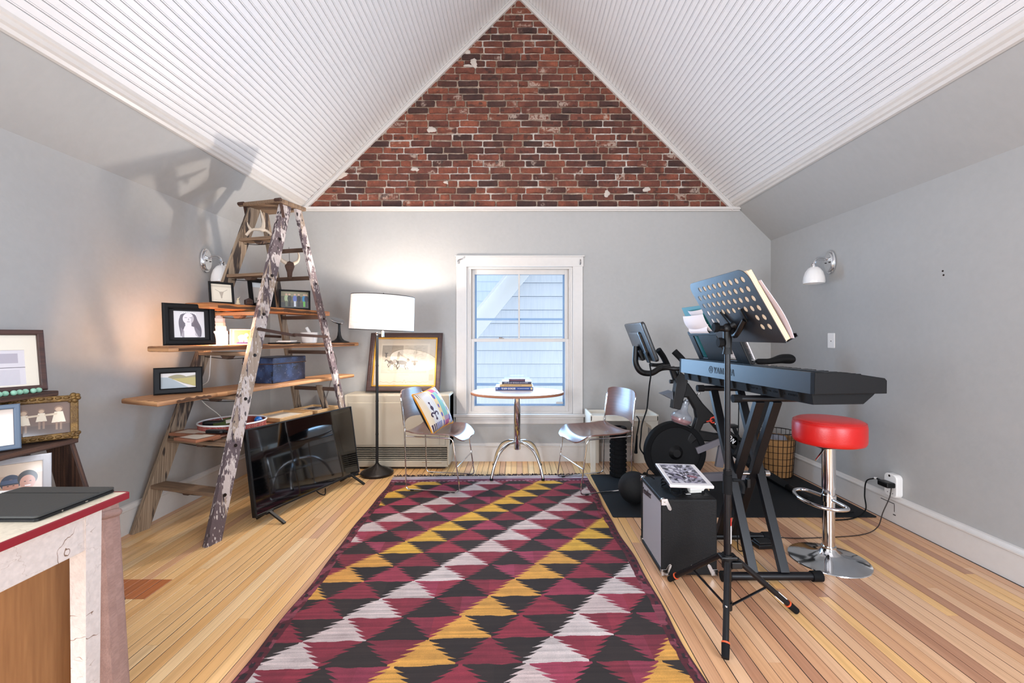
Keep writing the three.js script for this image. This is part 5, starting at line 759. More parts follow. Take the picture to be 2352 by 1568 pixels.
// ---------------------------------------------------------------- plywood sled chairs
function chair(label, pos, yaw) {                          // front is +z
  const t = thing('plywood_chair', label, 'chair', pos, yaw, 'chairs at the bistro table'), r = 0.0058;
  for (const s of [-1, 1]) {
    const x = s * 0.232;
    part(t, 'side_frame', bent([[x * 0.985, 0.74, -0.268], [x, 0.5, -0.235], [x, r, -0.222], [x, r, 0.226], [x * 0.99, 0.428, 0.165], [x * 0.96, 0.43, -0.225]], r, 0.035), M.chrome);
    part(t, 'glide', [box(0.016, 0.006, 0.03, [x, 0.003, 0.17], { r: 0.001 }), box(0.016, 0.006, 0.03, [x, 0.003, -0.17], { r: 0.001 })], M.rubber);
  }
  part(t, 'stretcher', rod([-0.23, 0.2, 0.199], [0.23, 0.2, 0.199], 0.0052), M.chrome);
  part(t, 'seat', sheet((u, v) => { const e = 2 * u - 1, z = -0.235 + 0.49 * v, taper = v > 0.58 ? Math.pow(1 - Math.pow((v - 0.58) / 0.4235, 4), 0.3) : 1 - 0.1 * Math.pow(sst(0.2, 0, v), 2), X = e * 0.242 * taper, q = sst(0.7, 1, v); return V(X, 0.444 - 0.018 * (1 - e * e) * sst(0, 0.3, v) * (1 - 0.6 * q) + 0.012 * (1 - e * e) * q - 0.05 * q * q + 0.016 * Math.abs(e) ** 3 * (1 - q) + 0.012 * sst(0.25, 0, v), z); }, 32, 36, 0.009), M.ply);
  part(t, 'backrest', sheet((u, v) => { const e = 2 * u - 1, top = 1 - 0.08 * Math.pow(Math.abs(e), 6), y = 0.545 - 0.025 * e * e + v * (0.245 * top + 0.025 * e * e), w = 0.234 * (1 - 0.05 * Math.pow(v, 6)); return V(e * w, y, -0.243 - 0.12 * (y - 0.54) - 0.045 * (1 - e * e)); }, 32, 18, 0.009), M.ply);
  part(t, 'backrest_clip', [-1, 1].map((s) => bar([s * 0.234, 0.56, -0.243], [s * 0.232, 0.72, -0.262], 0.012, 0.012, [0, 0, 1])), M.steel);
  return t;
}
chair('plywood chair with a patterned cushion, left of the bistro table', [-0.641, 0.0115, -3.754], Math.atan2(0.988, 0.15));
chair('empty plywood chair right of the bistro table', [0.637, 0.0115, -3.72], Math.atan2(-0.955, 0.296));
{ // cushion
  const CT = print(512, 512, (c, w, h) => {
    const col = (x, ww, f) => { c.fillStyle = f; c.fillRect(x, 0, ww, h); }; col(0, 512, '#dcd5d2'); col(0, 190, '#d9c9b0'); col(60, 120, '#d6cfca'); col(206, 62, '#e2c08e'); col(268, 92, '#86b0a4'); col(360, 46, '#e4c694'); col(406, 106, '#d9d6dc');
    c.fillStyle = '#b8587e'; c.fillRect(262, 0, 110, 70); c.fillRect(268, 440, 100, 72); c.fillStyle = '#a78a9c'; c.fillRect(268, 390, 92, 54); c.fillStyle = '#5f549c'; for (const [x, y, a, b] of [[237, 120, 22, 40], [237, 250, 12, 26], [237, 360, 16, 30], [237, 460, 18, 34], [384, 90, 14, 30], [384, 220, 9, 24], [384, 320, 12, 34], [384, 430, 18, 40]]) { c.beginPath(); c.ellipse(x, y, a, b, 0, 0, 7); c.fill(); }
    c.fillStyle = '#3b2c48'; for (let i = 0; i < 7; i++) { c.beginPath(); c.moveTo(14 + i * 24, 0); c.lineTo(30 + i * 24, 0); c.lineTo(24 + i * 24, 96 - i * 6); c.fill(); c.fillStyle = i > 2 ? '#5c5a92' : '#3b2c48'; c.fillRect(12 + i * 26, 420, 16, 92); c.fillRect(424 + i * 13, 0, 6, 70); c.fillRect(424 + i * 13, 430, 6, 82); c.fillStyle = '#3b2c48'; }
    c.fillStyle = '#3f2b40'; c.beginPath(); c.ellipse(110, 240, 24, 30, 0, 0, 7); c.fill(); c.fillRect(104, 180, 12, 190); c.beginPath(); c.arc(110, 172, 14, 0, 7); c.fill(); c.beginPath(); c.arc(110, 376, 16, 0, 7); c.fill(); c.lineWidth = 18; c.strokeStyle = '#3f2b40'; for (const s of [-1, 1]) { c.beginPath(); c.arc(110 + s * 34, 318, 22, s > 0 ? PI : 0, s > 0 ? PI * 2.4 : -PI * 1.4, s < 0); c.stroke(); }
  });
  const t = thing('cushion', 'square ikat cushion with a dark emblem and teal stripe, leaning on the left plywood chair', 'cushion', [-0.71, 0.633, -3.735], Math.atan2(0.93, 0.36)); t.rotation.x = -0.5; t.rotation.z = 0.1;
  const S = 0.178, f = (s) => sheet((u, v) => { const a = 2 * u - 1, b = 2 * v - 1, k = 1 - 0.07 * (1 - Math.abs(b) ** 2) * Math.abs(a) ** 4, k2 = 1 - 0.07 * (1 - Math.abs(a) ** 2) * Math.abs(b) ** 4; return V((s > 0 ? a : -a) * S * k, b * S * k2, s * 0.07 * Math.pow(Math.max(0, (1 - a * a) * (1 - b * b)), 0.42) * (1 + 0.06 * Math.sin(a * 5 + b * 3))); }, 32, 32, 0.002);
  part(t, 'front_cover', f(1), new THREE.MeshStandardMaterial({ map: CT, roughness: 0.9, bumpMap: bWeave, bumpScale: 0.0004 })); part(t, 'back_cover', f(-1), mat(0x17130f, 0.9)); const pp = []; for (let i = 0; i < 40; i++) { const q = (i / 40) * 4, k = Math.floor(q), e = (q - k) * 2 - 1, d = 1 - 0.07 * (1 - e * e); pp.push(k === 0 ? [e * S, -S * d, 0] : k === 1 ? [S * d, e * S, 0] : k === 2 ? [-e * S, S * d, 0] : [-S * d, -e * S, 0]); }
  part(t, 'piping', tube(pp, 0.007, { closed: true, seg: 160, rs: 8 }), mat(0xd08a22, 0.85), 'ochre piping round the edge');
}
// ---------------------------------------------------------------- exercise mat and what stands on it
{ const t = thing('exercise_mat', 'black rubber exercise mat under the bike by the right wall', 'mat', [1.572, 0, -3.51]); part(t, 'mat_sheet', ext(rrect(1.825, 0.935, 0.015), 0.007, { b: 0.002, z0: 0 }).rotateX(-PI / 2), M.matRubber); }
{ // small white side table
  const t = thing('side_table', 'low cream side table with a tray top behind the right plywood chair', 'side table', [0.98, 0, -4.2]), w = 0.625, d = 0.34, y = 0.5;
  part(t, 'tray_top', [box(w - 0.02, 0.016, d - 0.02, [0, y - 0.012, 0])], M.cream); const rimp = [[0, -0.03], [0.02, -0.03], [0.03, 0.022], [0.018, 0.022]];
  part(t, 'tray_rim', [box(w, 0.05, 0.018, [0, y, d / 2 - 0.009], { r: 0.005, seg: 2 }), box(w, 0.05, 0.018, [0, y, -d / 2 + 0.009], { r: 0.005, seg: 2 }), box(0.02, 0.062, d, [-w / 2 + 0.01, y + 0.004, 0], { r: 0.006, seg: 2 }), box(0.02, 0.062, d, [w / 2 - 0.01, y + 0.004, 0], { r: 0.006, seg: 2 })], M.cream);
  const legShape = (s) => ext([[s * (w / 2 - 0.005), 0], [s * (w / 2 - 0.05), 0], [s * (w / 2 - 0.05), 0.36], [s * (w / 2 - 0.07), 0.43], [s * (w / 2 - 0.12), 0.465], [s * (w / 2 - 0.12), 0.48], [s * (w / 2 - 0.005), 0.48]], 0.022, { b: 0.003 });
  for (const s of [-1, 1]) { part(t, 'leg', legShape(s).translate(0, 0, d / 2 - 0.014), M.cream); part(t, 'leg', ext([[s * (w / 2 - 0.005), 0.0], [s * (w / 2 - 0.14), 0.0], [s * (w / 2 - 0.14), 0.36], [s * (w / 2 - 0.17), 0.44], [s * (w / 2 - 0.22), 0.48], [s * (w / 2 - 0.005), 0.48]], 0.022, { b: 0.003 }).translate(0, 0, -d / 2 + 0.014), M.cream); part(t, 'side_rail', box(0.022, 0.12, d - 0.02, [s * (w / 2 - 0.016), 0.43, 0], { r: 0.004, grain: 'z' }), M.cream); }
}
{ // foam roller
  const t = thing('foam_roller', 'black ribbed foam roller standing upright under the cream side table', 'foam roller', [0.9, 0.007, -3.94]); const n = 11, H = 0.44; const prof = [[0.03, 0]];
  for (let i = 0; i < n; i++) { const y = i / n * H, h = H / n; prof.push([0.066, y + h * 0.06], [0.071, y + h * 0.18], [0.071, y + h * 0.82], [0.066, y + h * 0.94]); } prof.push([0.03, H]);
  part(t, 'roller_body', lathe(prof, 36, 0.3), M.rubber); const kn = []; for (let i = 0; i < n; i++) for (let k = 0; k < 16; k++) { const a = k / 16 * 2 * PI; kn.push(tr(box(0.006, 0.022, 0.014, [0.072, (i + 0.5) / n * H, 0], { r: 0.002 }), [0, 0, 0], [0, a, 0])); } part(t, 'grip_pad', kn, M.rubber).userData.kind = 'stuff';
}
{ const t = thing('medicine_ball', 'black grained medicine ball on the mat beside the amplifier', 'ball', [0.872, 0.124, -3.29]); part(t, 'ball_skin', ball(0.117, [0, 0, 0], 40), M.tolex); }
{ // band handle hanging from the table rim
  const t = thing('exercise_band', 'black exercise band handle hanging beside the cream side table', 'strap', [1.07, 0, -3.99]); part(t, 'strap', tube([[0.02, 0.52, -0.03], [0.022, 0.5, 0.03], [0.015, 0.44, 0.035], [0.0, 0.36, 0.035]], 0.006, { rs: 6 }), M.rubber); part(t, 'handle', lathe([[0, 0.2], [0.013, 0.2], [0.016, 0.21], [0.013, 0.23], [0.01, 0.3], [0.008, 0.36], [0, 0.365]], 16).translate(-0.02, 0, 0.035).applyMatrix4(new THREE.Matrix4().makeRotationZ(-0.06)), M.rubber); }
// ---------------------------------------------------------------- exercise bike (stands along x, front to the left)
{
  const zc = -3.58, t = thing('exercise_bike', 'black indoor exercise bike with a tilted screen, standing on the black mat', 'exercise bike', [0, 0, zc]);
  const blk = phys(0x0a0a0b, 0.5, { specularIntensity: 0.6, bumpMap: bFine, bumpScale: 0.0003 });
  const q = (px, py) => [(px - 1188) * 3.58 / 1014, 1.25 - (py - 772) * 3.58 / 1014];
  const plate = (pts, th, b = 0.012) => ext(pts, th, { b, bs: 2 });
  // flywheel and its shroud
  const wc = [1.275, 0.315];
  const fw = part(t, 'flywheel', lathe([[0, -0.03], [0.1, -0.034], [0.16, -0.026], [0.2, -0.026], [0.214, -0.02], [0.218, 0], [0.214, 0.02], [0.2, 0.026], [0.16, 0.026], [0.1, 0.034], [0, 0.03]], 72).rotateX(PI / 2).translate(wc[0], wc[1], 0), M.matte);
  part(fw, 'hub', lathe([[0, -0.06], [0.03, -0.06], [0.045, -0.045], [0.06, -0.03], [0.06, 0.03], [0.045, 0.045], [0.03, 0.06], [0, 0.06]], 32).rotateX(PI / 2).translate(wc[0], wc[1], 0), blk);
  const ring = (r0, r1, z) => { const s = new THREE.Shape(); s.absarc(0, 0, r1, 0, 2 * PI); const h = new THREE.Path(); h.absarc(0, 0, r0, 0, 2 * PI, true); s.holes.push(h); return ext(s, z, { b: 0.006, bs: 2, cs: 64 }); };
  part(t, 'wheel_guard', ring(0.2, 0.245, 0.07).translate(wc[0], wc[1], 0), M.rubber);
  // frame: head tube to rear, fork and lower stay
  part(t, 'main_frame', plate([q(1566, 872), q(1580, 880), q(1612, 925), q(1640, 955), q(1672, 985), q(1735, 1040), q(1745, 1062), q(1720, 1075), q(1690, 1040), q(1655, 1000), q(1628, 968), q(1614, 972), q(1606, 988), q(1640, 994), q(1690, 998), q(1720, 1016), q(1722, 1034), q(1660, 1016), q(1596, 1010), q(1570, 1035), q(1545, 1062), q(1528, 1070), q(1535, 1050), q(1572, 1010), q(1590, 980), q(1597, 958), q(1594, 940), q(1578, 912), q(1556, 912)], 0.058), blk);
  part(t, 'head_post', plate([q(1557, 851), q(1573, 862), q(1577, 874), q(1573, 896), q(1560, 940), q(1541, 936), q(1543, 920), q(1550, 878), q(1548, 868), q(1556, 858)], 0.066, 0.006), M.black);
  part(t, 'adjuster_knob', [rod([1.255, 0.885, 0.02], [1.23, 0.885, 0.02], 0.016)], M.black); part(t, 'top_cap_lever', [rod([q(1604, 905)[0], q(1604, 905)[1], 0], [q(1608, 894)[0], q(1608, 894)[1], 0], 0.012, 0.007), rod([q(1607, 897)[0], q(1607, 897)[1], 0], [q(1598, 905)[0], q(1598, 905)[1], 0.03], 0.005)], M.steel);
  // logo in relief on the beam
  const ang = -0.84, lg = [text('PELOTON', 0.036, 0.002).applyMatrix4(new THREE.Matrix4().makeRotationZ(ang)).translate(q(1662, 991)[0], q(1662, 991)[1], 0.0295)];
  part(t, 'logo_lettering', lg, mat(0xd8d8d8, 0.5)); const ar = new THREE.TorusGeometry(0.021, 0.006, 6, 24, 4.9); ar.rotateZ(0.4); ar.scale(1, 1, 0.3); ar.translate(q(1634, 963)[0], q(1634, 963)[1], 0.0295);
  part(t, 'logo_mark', [plain(ar), box(0.05, 0.009, 0.003, [q(1627, 965)[0] - 0.004, q(1627, 965)[1], 0.0295], { rot: [0, 0, 0.2] }), box(0.012, 0.02, 0.003, [q(1637, 955)[0], q(1637, 955)[1], 0.0295], { rot: [0, 0, -0.6] })], mat(0xd23b24, 0.5));
  // feet
  part(t, 'stabiliser', [rod([1.12, 0.035, -0.29], [1.12, 0.035, 0.29], 0.026), rod([1.12, 0.034, -0.28], [1.12, 0.034, -0.24], 0.0268), rod([1.12, 0.034, 0.24], [1.12, 0.034, 0.28], 0.0268), bar([1.12, 0.05, 0], [1.3, 0.18, 0], 0.05, 0.05)], blk); part(t, 'stabiliser', [rod([2.18, 0.035, -0.27], [2.18, 0.035, 0.3], 0.026), rod([2.18, 0.034, 0.24], [2.18, 0.034, 0.28], 0.0268), rod([2.18, 0.034, -0.26], [2.18, 0.034, -0.22], 0.0268), bar([1.96, 0.18, 0], [2.18, 0.045, 0], 0.05, 0.05)], blk);
  part(t, 'base_beam', [bar([1.33, 0.1, 0], [1.98, 0.13, 0], 0.05, 0.06), bar([1.44, 0.33, 0.03], [1.66, 0.42, 0.03], 0.03, 0.05), bar([1.62, 0.2, 0.03], [1.66, 0.42, 0.03], 0.03, 0.06, [1, 0, 0])], mat(0x6f6a70, 0.5), 'grey lower stays');
  // crank and pedals
  const cc = [1.86, 0.34]; part(t, 'crank', [rod([cc[0], cc[1], -0.09], [cc[0], cc[1], 0.09], 0.045), bar([cc[0], cc[1], 0.085], [cc[0] + 0.06, cc[1] - 0.15, 0.085], 0.016, 0.03), bar([cc[0], cc[1], -0.085], [cc[0] - 0.06, cc[1] + 0.15, -0.085], 0.016, 0.03)], M.matte); part(t, 'pedal', box(0.1, 0.025, 0.08, [cc[0] + 0.06, cc[1] - 0.155, 0.135], { r: 0.008, seg: 2 }), M.black); part(t, 'pedal', box(0.1, 0.025, 0.08, [cc[0] - 0.06, cc[1] + 0.155, -0.135], { r: 0.008, seg: 2 }), M.black);
  part(t, 'crank_housing', plate([[1.72, 0.3], [1.78, 0.4], [1.9, 0.42], [1.98, 0.34], [1.95, 0.24], [1.84, 0.21]], 0.1, 0.02), M.matte);
  part(t, 'seat_post', [bar([1.88, 0.4, 0], [2.06, 0.86, 0], 0.05, 0.075, [1, 0, 0]), bar([2.02, 0.86, 0], [2.1, 1.0, 0], 0.03, 0.04, [1, 0, 0]), bar([1.94, 0.975, 0], [2.22, 0.985, 0], 0.035, 0.03)], blk);
  part(t, 'saddle', sheet((u, v) => { const x = 1.935 + 0.285 * v, a = u * 2 * PI, w = 0.022 + 0.07 * sst(0.3, 0.95, v) * (1 - 0.5 * sst(0.93, 1, v)), h = (0.022 + 0.016 * sst(0.35, 0.9, v)) * (1 - 0.5 * sst(0.93, 1, v)) * sst(-0.02, 0.06, v + 0.004), yy = 1.045 + 0.022 * sst(0.3, 0.8, v); return V(x, yy + Math.sin(a) * h, Math.cos(a) * w); }, 28, 30, 0.003), M.matte);
  // handlebar and screen
  const hb = [[1.2, 1.0, 0], [1.14, 1.01, 0]];
  part(t, 'handlebar', [rod([1.285, 0.9, 0], [1.25, 1.0, 0], 0.025), bent([[1.24, 1.0, 0.0], [1.16, 0.995, 0.0], [1.09, 0.945, 0.0], [1.0, 0.955, 0.0], [0.955, 1.03, 0.0], [0.965, 1.17, 0.0]], 0.024, 0.07, { rs: 14 }), ...[-1, 1].map((s) => bent([[1.13, 1.01, s * 0.16], [1.2, 1.0, s * 0.22], [1.31, 1.01, s * 0.24]], 0.016, 0.05, { rs: 12 }))], M.black);
  for (const s of [-1, 1]) part(t, 'grip', bent([[1.3, 1.0, s * 0.24], [1.26, 1.07, s * 0.22], [1.205, 1.135, s * 0.19]], 0.025, 0.05, { rs: 12 }), M.rubber);
  const sg = new THREE.Matrix4(); { const ey = V(-0.37, 0.93, 0).normalize(), ex = V(0, 0, 1), ez = V().crossVectors(ex, ey); sg.makeBasis(ex, ey, ez); sg.setPosition(1.0, 1.208, 0.0); }   // ez points to the front (left)
  part(t, 'screen_housing', [ext(rrect(0.52, 0.322, 0.02), 0.03, { b: 0.008, bs: 3 }).applyMatrix4(sg), ext(rrect(0.3, 0.2, 0.03), 0.03, { b: 0.012, bs: 3, p: [0, -0.01, 0.018] }).applyMatrix4(sg)], phys(0x15171c, 0.3, { clearcoat: 0.5, clearcoatRoughness: 0.2 })); part(t, 'screen_glass', ext(rrect(0.5, 0.3, 0.014), 0.004, { b: 0.001, p: [0, 0, -0.0155] }).applyMatrix4(sg), phys(0x050506, 0.06, { clearcoat: 1 })); part(t, 'screen_bracket', [box(0.12, 0.09, 0.03, [0, -0.1, 0.045], { r: 0.008 }).applyMatrix4(sg), box(0.07, 0.09, 0.014, [0.12, -0.12, 0.03], { r: 0.004 }).applyMatrix4(sg)], M.black);
  part(t, 'phone_tray', plate([q(1517, 904), q(1540, 897), q(1541, 916)], 0.12, 0.003), mat(0x5d626b, 0.4)); 
  solo('screen_cord', tube([[1.04, 1.02, -3.46], [1.045, 0.96, -3.45], [1.035, 0.86, -3.46], [1.03, 0.75, -3.48], [1.02, 0.67, -3.48], [0.985, 0.56, -3.48], [0.98, 0.45, -3.5], [0.98, 0.36, -3.52], [1.02, 0.3, -3.56]], 0.0058, { rs: 8, seg: 80 }), M.rubber, 'black cord hanging from the bike screen in front of the back wall', 'cord');
  const b = thing('water_bottle', 'clear squat sports bottle with red liquid in the bike frame', 'bottle', [1.325, 0.6, zc + 0.02]); const gl = phys(0xdfe4ea, 0.12, { transmission: 0.8, thickness: 0 });
  part(b, 'bottle_body', [lathe([[0, -0.06], [0.06, -0.056], [0.08, -0.035], [0.084, -0.005], [0.076, 0.02], [0.052, 0.038], [0.032, 0.058], [0.025, 0.085], [0.024, 0.115]], 32).applyMatrix4(new THREE.Matrix4().makeRotationZ(-0.3))], gl); part(b, 'liquid', lathe([[0, -0.056], [0.056, -0.052], [0.076, -0.033], [0.079, -0.012], [0, -0.01]], 32).applyMatrix4(new THREE.Matrix4().makeRotationZ(-0.3)), mat(0xc03a30, 0.3)); part(b, 'cap', lathe([[0, 0.112], [0.027, 0.112], [0.027, 0.13], [0.014, 0.136], [0.012, 0.148], [0, 0.15]], 24).applyMatrix4(new THREE.Matrix4().makeRotationZ(-0.3)), mat(0x8d9299, 0.3, { metalness: 0.6 }));
  part(t, 'bottle_cage', [tube([[1.33, 0.56, 0.02], [1.385, 0.52, 0.06], [1.44, 0.56, 0.02]], 0.005)], M.black);
}
{ // wire basket
  const t = thing('wire_basket', 'round wire basket lined with burlap in the corner behind the red stool', 'basket', [2.325, 0.007, -3.985]), R = 0.165, R0 = 0.14, H = 0.39;
  part(t, 'burlap_lining', lathe([[0, 0.006], [R0 - 0.006, 0.006], [R - 0.008, H - 0.05], [R - 0.014, H - 0.05], [R0 - 0.014, 0.014], [0, 0.014]], 40), M.burlap);
  const wr = []; for (let k = 0; k < 26; k++) { const a = k / 26 * 2 * PI; wr.push(rod([Math.cos(a) * R0, 0, Math.sin(a) * R0], [Math.cos(a) * R, H, Math.sin(a) * R], 0.0022, 0.0022, 6)); } for (let i = 0; i < 8; i++) { const y = i / 7 * H, g = new THREE.TorusGeometry(R0 + (R - R0) * i / 7, i === 7 ? 0.004 : 0.0022, 6, 48); g.rotateX(PI / 2); g.translate(0, y + 0.002, 0); wr.push(plain(g)); } part(t, 'wire_mesh', wr, M.iron);
  const c = thing('grey_cloth', 'crumpled grey cloth inside the wire basket', 'cloth', [2.31, 0.27, -3.96]); const g = new THREE.SphereGeometry(0.11, 32, 20), p = g.attributes.position; for (let i = 0; i < p.count; i++) { const x = p.getX(i), y = p.getY(i), z = p.getZ(i), k = 1 + 0.14 * Math.sin(x * 50 + y * 30) * Math.sin(z * 46 + y * 20) + 0.08 * Math.sin(x * 90 + z * 70); p.setXYZ(i, x * k, y * k * 0.8 + 0.02, z * k); } g.computeVertexNormals(); part(c, 'folds', plain(g), mat(0x74737a, 0.9));
}
// ---------------------------------------------------------------- guitar amplifier
{
  const x0 = 0.748, x1 = 1.036, z0 = -2.672, z1 = -2.285, h = 0.405, W = x1 - x0, D = z1 - z0, t = thing('guitar_amplifier', 'small black guitar amplifier with a silver grille on the floor, right of the rug', 'amplifier', [(x0 + x1) / 2, 0.012, (z0 + z1) / 2]);
  part(t, 'cabinet', [box(W - 0.03, h - 0.02, D - 0.01, [0.012, (h - 0.012) / 2, 0], { r: 0.006 }), box(W, 0.024, D - 0.03, [0, h - 0.024, 0], { r: 0.006, seg: 2 }), box(W, 0.022, D - 0.03, [0, 0.011, 0], { r: 0.006, seg: 2 }), box(W + 0.001, h - 0.011, 0.02, [0, h / 2 - 0.006, -D / 2 + 0.01], { r: 0.009, seg: 3 }), box(W + 0.001, h - 0.011, 0.02, [0, h / 2 - 0.006, D / 2 - 0.01], { r: 0.009, seg: 3 })], M.tolex);
  part(t, 'grille_cloth', box(0.012, h - 0.05, D - 0.03, [-W / 2 + 0.013, h / 2 - 0.006, 0], { r: 0.003, grain: 'z' }), M.grille);
  { const g = new THREE.Group(); const sc = [text('Fender', 0.034, 0.004, font)]; const L = tr(merged(sc), [0, 0, 0], [0, -PI / 2, 0]); L.applyMatrix4(new THREE.Matrix4().makeRotationX(-0.12)); part(t, 'logo_lettering', [L.translate(-W / 2 + 0.008, h - 0.075, -D / 2 + 0.1)], mat(0x4a4246, 0.35, { metalness: 0.6 }), 'script style badge'); }
  const cx = (sx, sy, sz) => { const X = sx * (W / 2 - 0.014), Y = sy > 0 ? h - 0.024 : 0.014, Z = sz * (D / 2 - 0.014); const s = ext([[-0.016, -0.018], [0.01, -0.018], [0.02, -0.04], [0.03, -0.046], [0.038, -0.04], [0.036, -0.03], [0.02, 0.004], [0.016, 0.016], [-0.016, 0.016]].map(([a, b]) => [a * -sx, b * sy]), 0.003, { b: 0.001 }); s.translate(X, Y, sz * (D / 2 + 0.0005)); return [s, ball(0.017, [X, Y, Z], 14), rod([X - sx * 0.03, Y - sy * 0.036, sz * (D / 2)], [X - sx * 0.03, Y - sy * 0.036, sz * (D / 2 + 0.004)], 0.004, 0.003, 8)]; };
  for (const sx of [-1, 1]) for (const sy of [-1, 1]) for (const sz of [-1, 1]) if (!(sx > 0 && sy > 0)) part(t, 'corner_cap', cx(sx, sy, sz), M.steel, 'chrome corner cap');
  part(t, 'handle', [tube([[0.02, h - 0.012, -0.1], [0.02, h + 0.008, -0.07], [0.02, h + 0.012, 0], [0.02, h + 0.008, 0.07], [0.02, h - 0.012, 0.1]], 0.008)], M.rubber); part(t, 'handle_plate', [box(0.03, 0.004, 0.022, [0.02, h - 0.009, 0.115]), box(0.03, 0.004, 0.022, [0.02, h - 0.009, -0.115])], M.steel);
  part(t, 'control_panel', [box(0.03, 0.003, D - 0.1, [0.11, h - 0.012, 0], { r: 0 })], M.black); part(t, 'knob', [-0.1, -0.05, 0, 0.05, 0.1].map((z) => lathe([[0, 0], [0.009, 0], [0.008, 0.012], [0, 0.012]], 14).translate(0.11, h - 0.012, z)), M.rubber); part(t, 'foot', [-1, 1].flatMap((s) => [-1, 1].map((q) => rod([s * 0.11, -0.012, q * 0.15], [s * 0.11, 0.003, q * 0.15], 0.016))), M.rubber);
  // on top: cables, a white plug box and a printed slab
  const T = 0.407;
  const cb = []; for (let k = 0; k < 3; k++) { const pts = []; for (let i = 0; i < 16; i++) { const a = i / 16 * 2 * PI * 2 + k; pts.push([0.86 + Math.cos(a) * (0.05 + 0.018 * Math.sin(i * 2.1 + k)) + 0.02 * k, T + 0.008 + 0.011 * k + 0.008 * Math.abs(Math.sin(i * 1.3)), -2.44 - 0.05 * k + Math.sin(a) * (0.07 + 0.01 * Math.cos(i + k))]); } cb.push(tube(pts, 0.0036, { rs: 6, seg: 110 })); }
  cb.push(tube([[0.85, T + 0.03, -2.42], [0.82, T + 0.02, -2.36], [0.83, T + 0.006, -2.33], [0.87, T + 0.008, -2.34], [0.885, T + 0.03, -2.4]], 0.0036)); cb.push(tube([[0.8, T + 0.05, -2.58], [0.775, T + 0.06, -2.6], [0.77, T + 0.03, -2.61], [0.8, T + 0.01, -2.58]], 0.0036));
  solo('cable_coil', cb, M.rubber, 'tangle of black cables on top of the guitar amplifier', 'cable');
  const pb = thing('plug_box', 'white plug box under the printed slab on the amplifier', 'adapter', [0.965, T, -2.4], 0.15); part(pb, 'housing', box(0.085, 0.036, 0.06, [0, 0.034, 0], { r: 0.005, seg: 2 }), M.porcelain); part(pb, 'plug', [box(0.03, 0.02, 0.024, [0.05, 0.022, -0.004], { r: 0.004 }), box(0.08, 0.018, 0.05, [0, 0.009, 0], { r: 0.003 })], mat(0xd8d2c8, 0.4));
  const PH = print(300, 380, (c, w, h) => { c.fillStyle = '#a6a0ac'; c.fillRect(0, 0, w, h); for (let i = 0; i < 260; i++) { const a = hash(i, 1, 51), b = hash(i, 2, 51), s = hash(i, 3, 51); c.fillStyle = ['#3f3b48', '#787282', '#d9d4da', '#8f8796', '#2c2832'][Math.floor(hash(i, 4, 51) * 5)]; c.beginPath(); c.ellipse(a * w, b * h, 6 + 26 * s, 4 + 12 * s, a * 3, 0, 7); c.fill(); } c.fillStyle = '#8f5360'; c.beginPath(); c.ellipse(220, 250, 44, 22, 0.4, 0, 7); c.fill(); });
  const sl = thing('photo_block', 'white-edged slab printed with a grey photograph, tilted on the cables', 'photo block', [0.912, T + 0.078, -2.43], -0.04); sl.rotation.x = 0.1; sl.rotation.z = -0.02;
  part(sl, 'slab', box(0.225, 0.016, 0.29, [0, 0, 0], { r: 0.004, seg: 2 }), mat(0xe6dedb, 0.4)); part(sl, 'dark_side', box(0.004, 0.012, 0.27, [-0.112, -0.001, -0.006], { r: 0.001 }), mat(0x2b2830, 0.5)); const pg = new THREE.PlaneGeometry(0.18, 0.25); pg.rotateX(-PI / 2); pg.translate(-0.004, 0.0085, -0.006); part(sl, 'print', plain(pg), phys(0xffffff, 0.35, { map: PH, clearcoat: 0.6 }));
  solo('webbing_strap', [sheet((u, v) => { const a = u * PI * 1.7 + 0.4; return V(1.07 + 0.035 * Math.cos(a) + 0.01 * u, 0.35 + 0.035 * Math.sin(a) + 0.014 * Math.sin(u * 9), -2.56 + v * 0.025); }, 40, 2, 0.003), sheet((u, v) => V(1.0 + 0.06 * u, 0.42 - 0.05 * u * u, -2.56 + v * 0.022), 12, 2, 0.003)], mat(0xcdb694, 0.85), 'cream webbing strap looped over the back of the amplifier', 'strap');
}
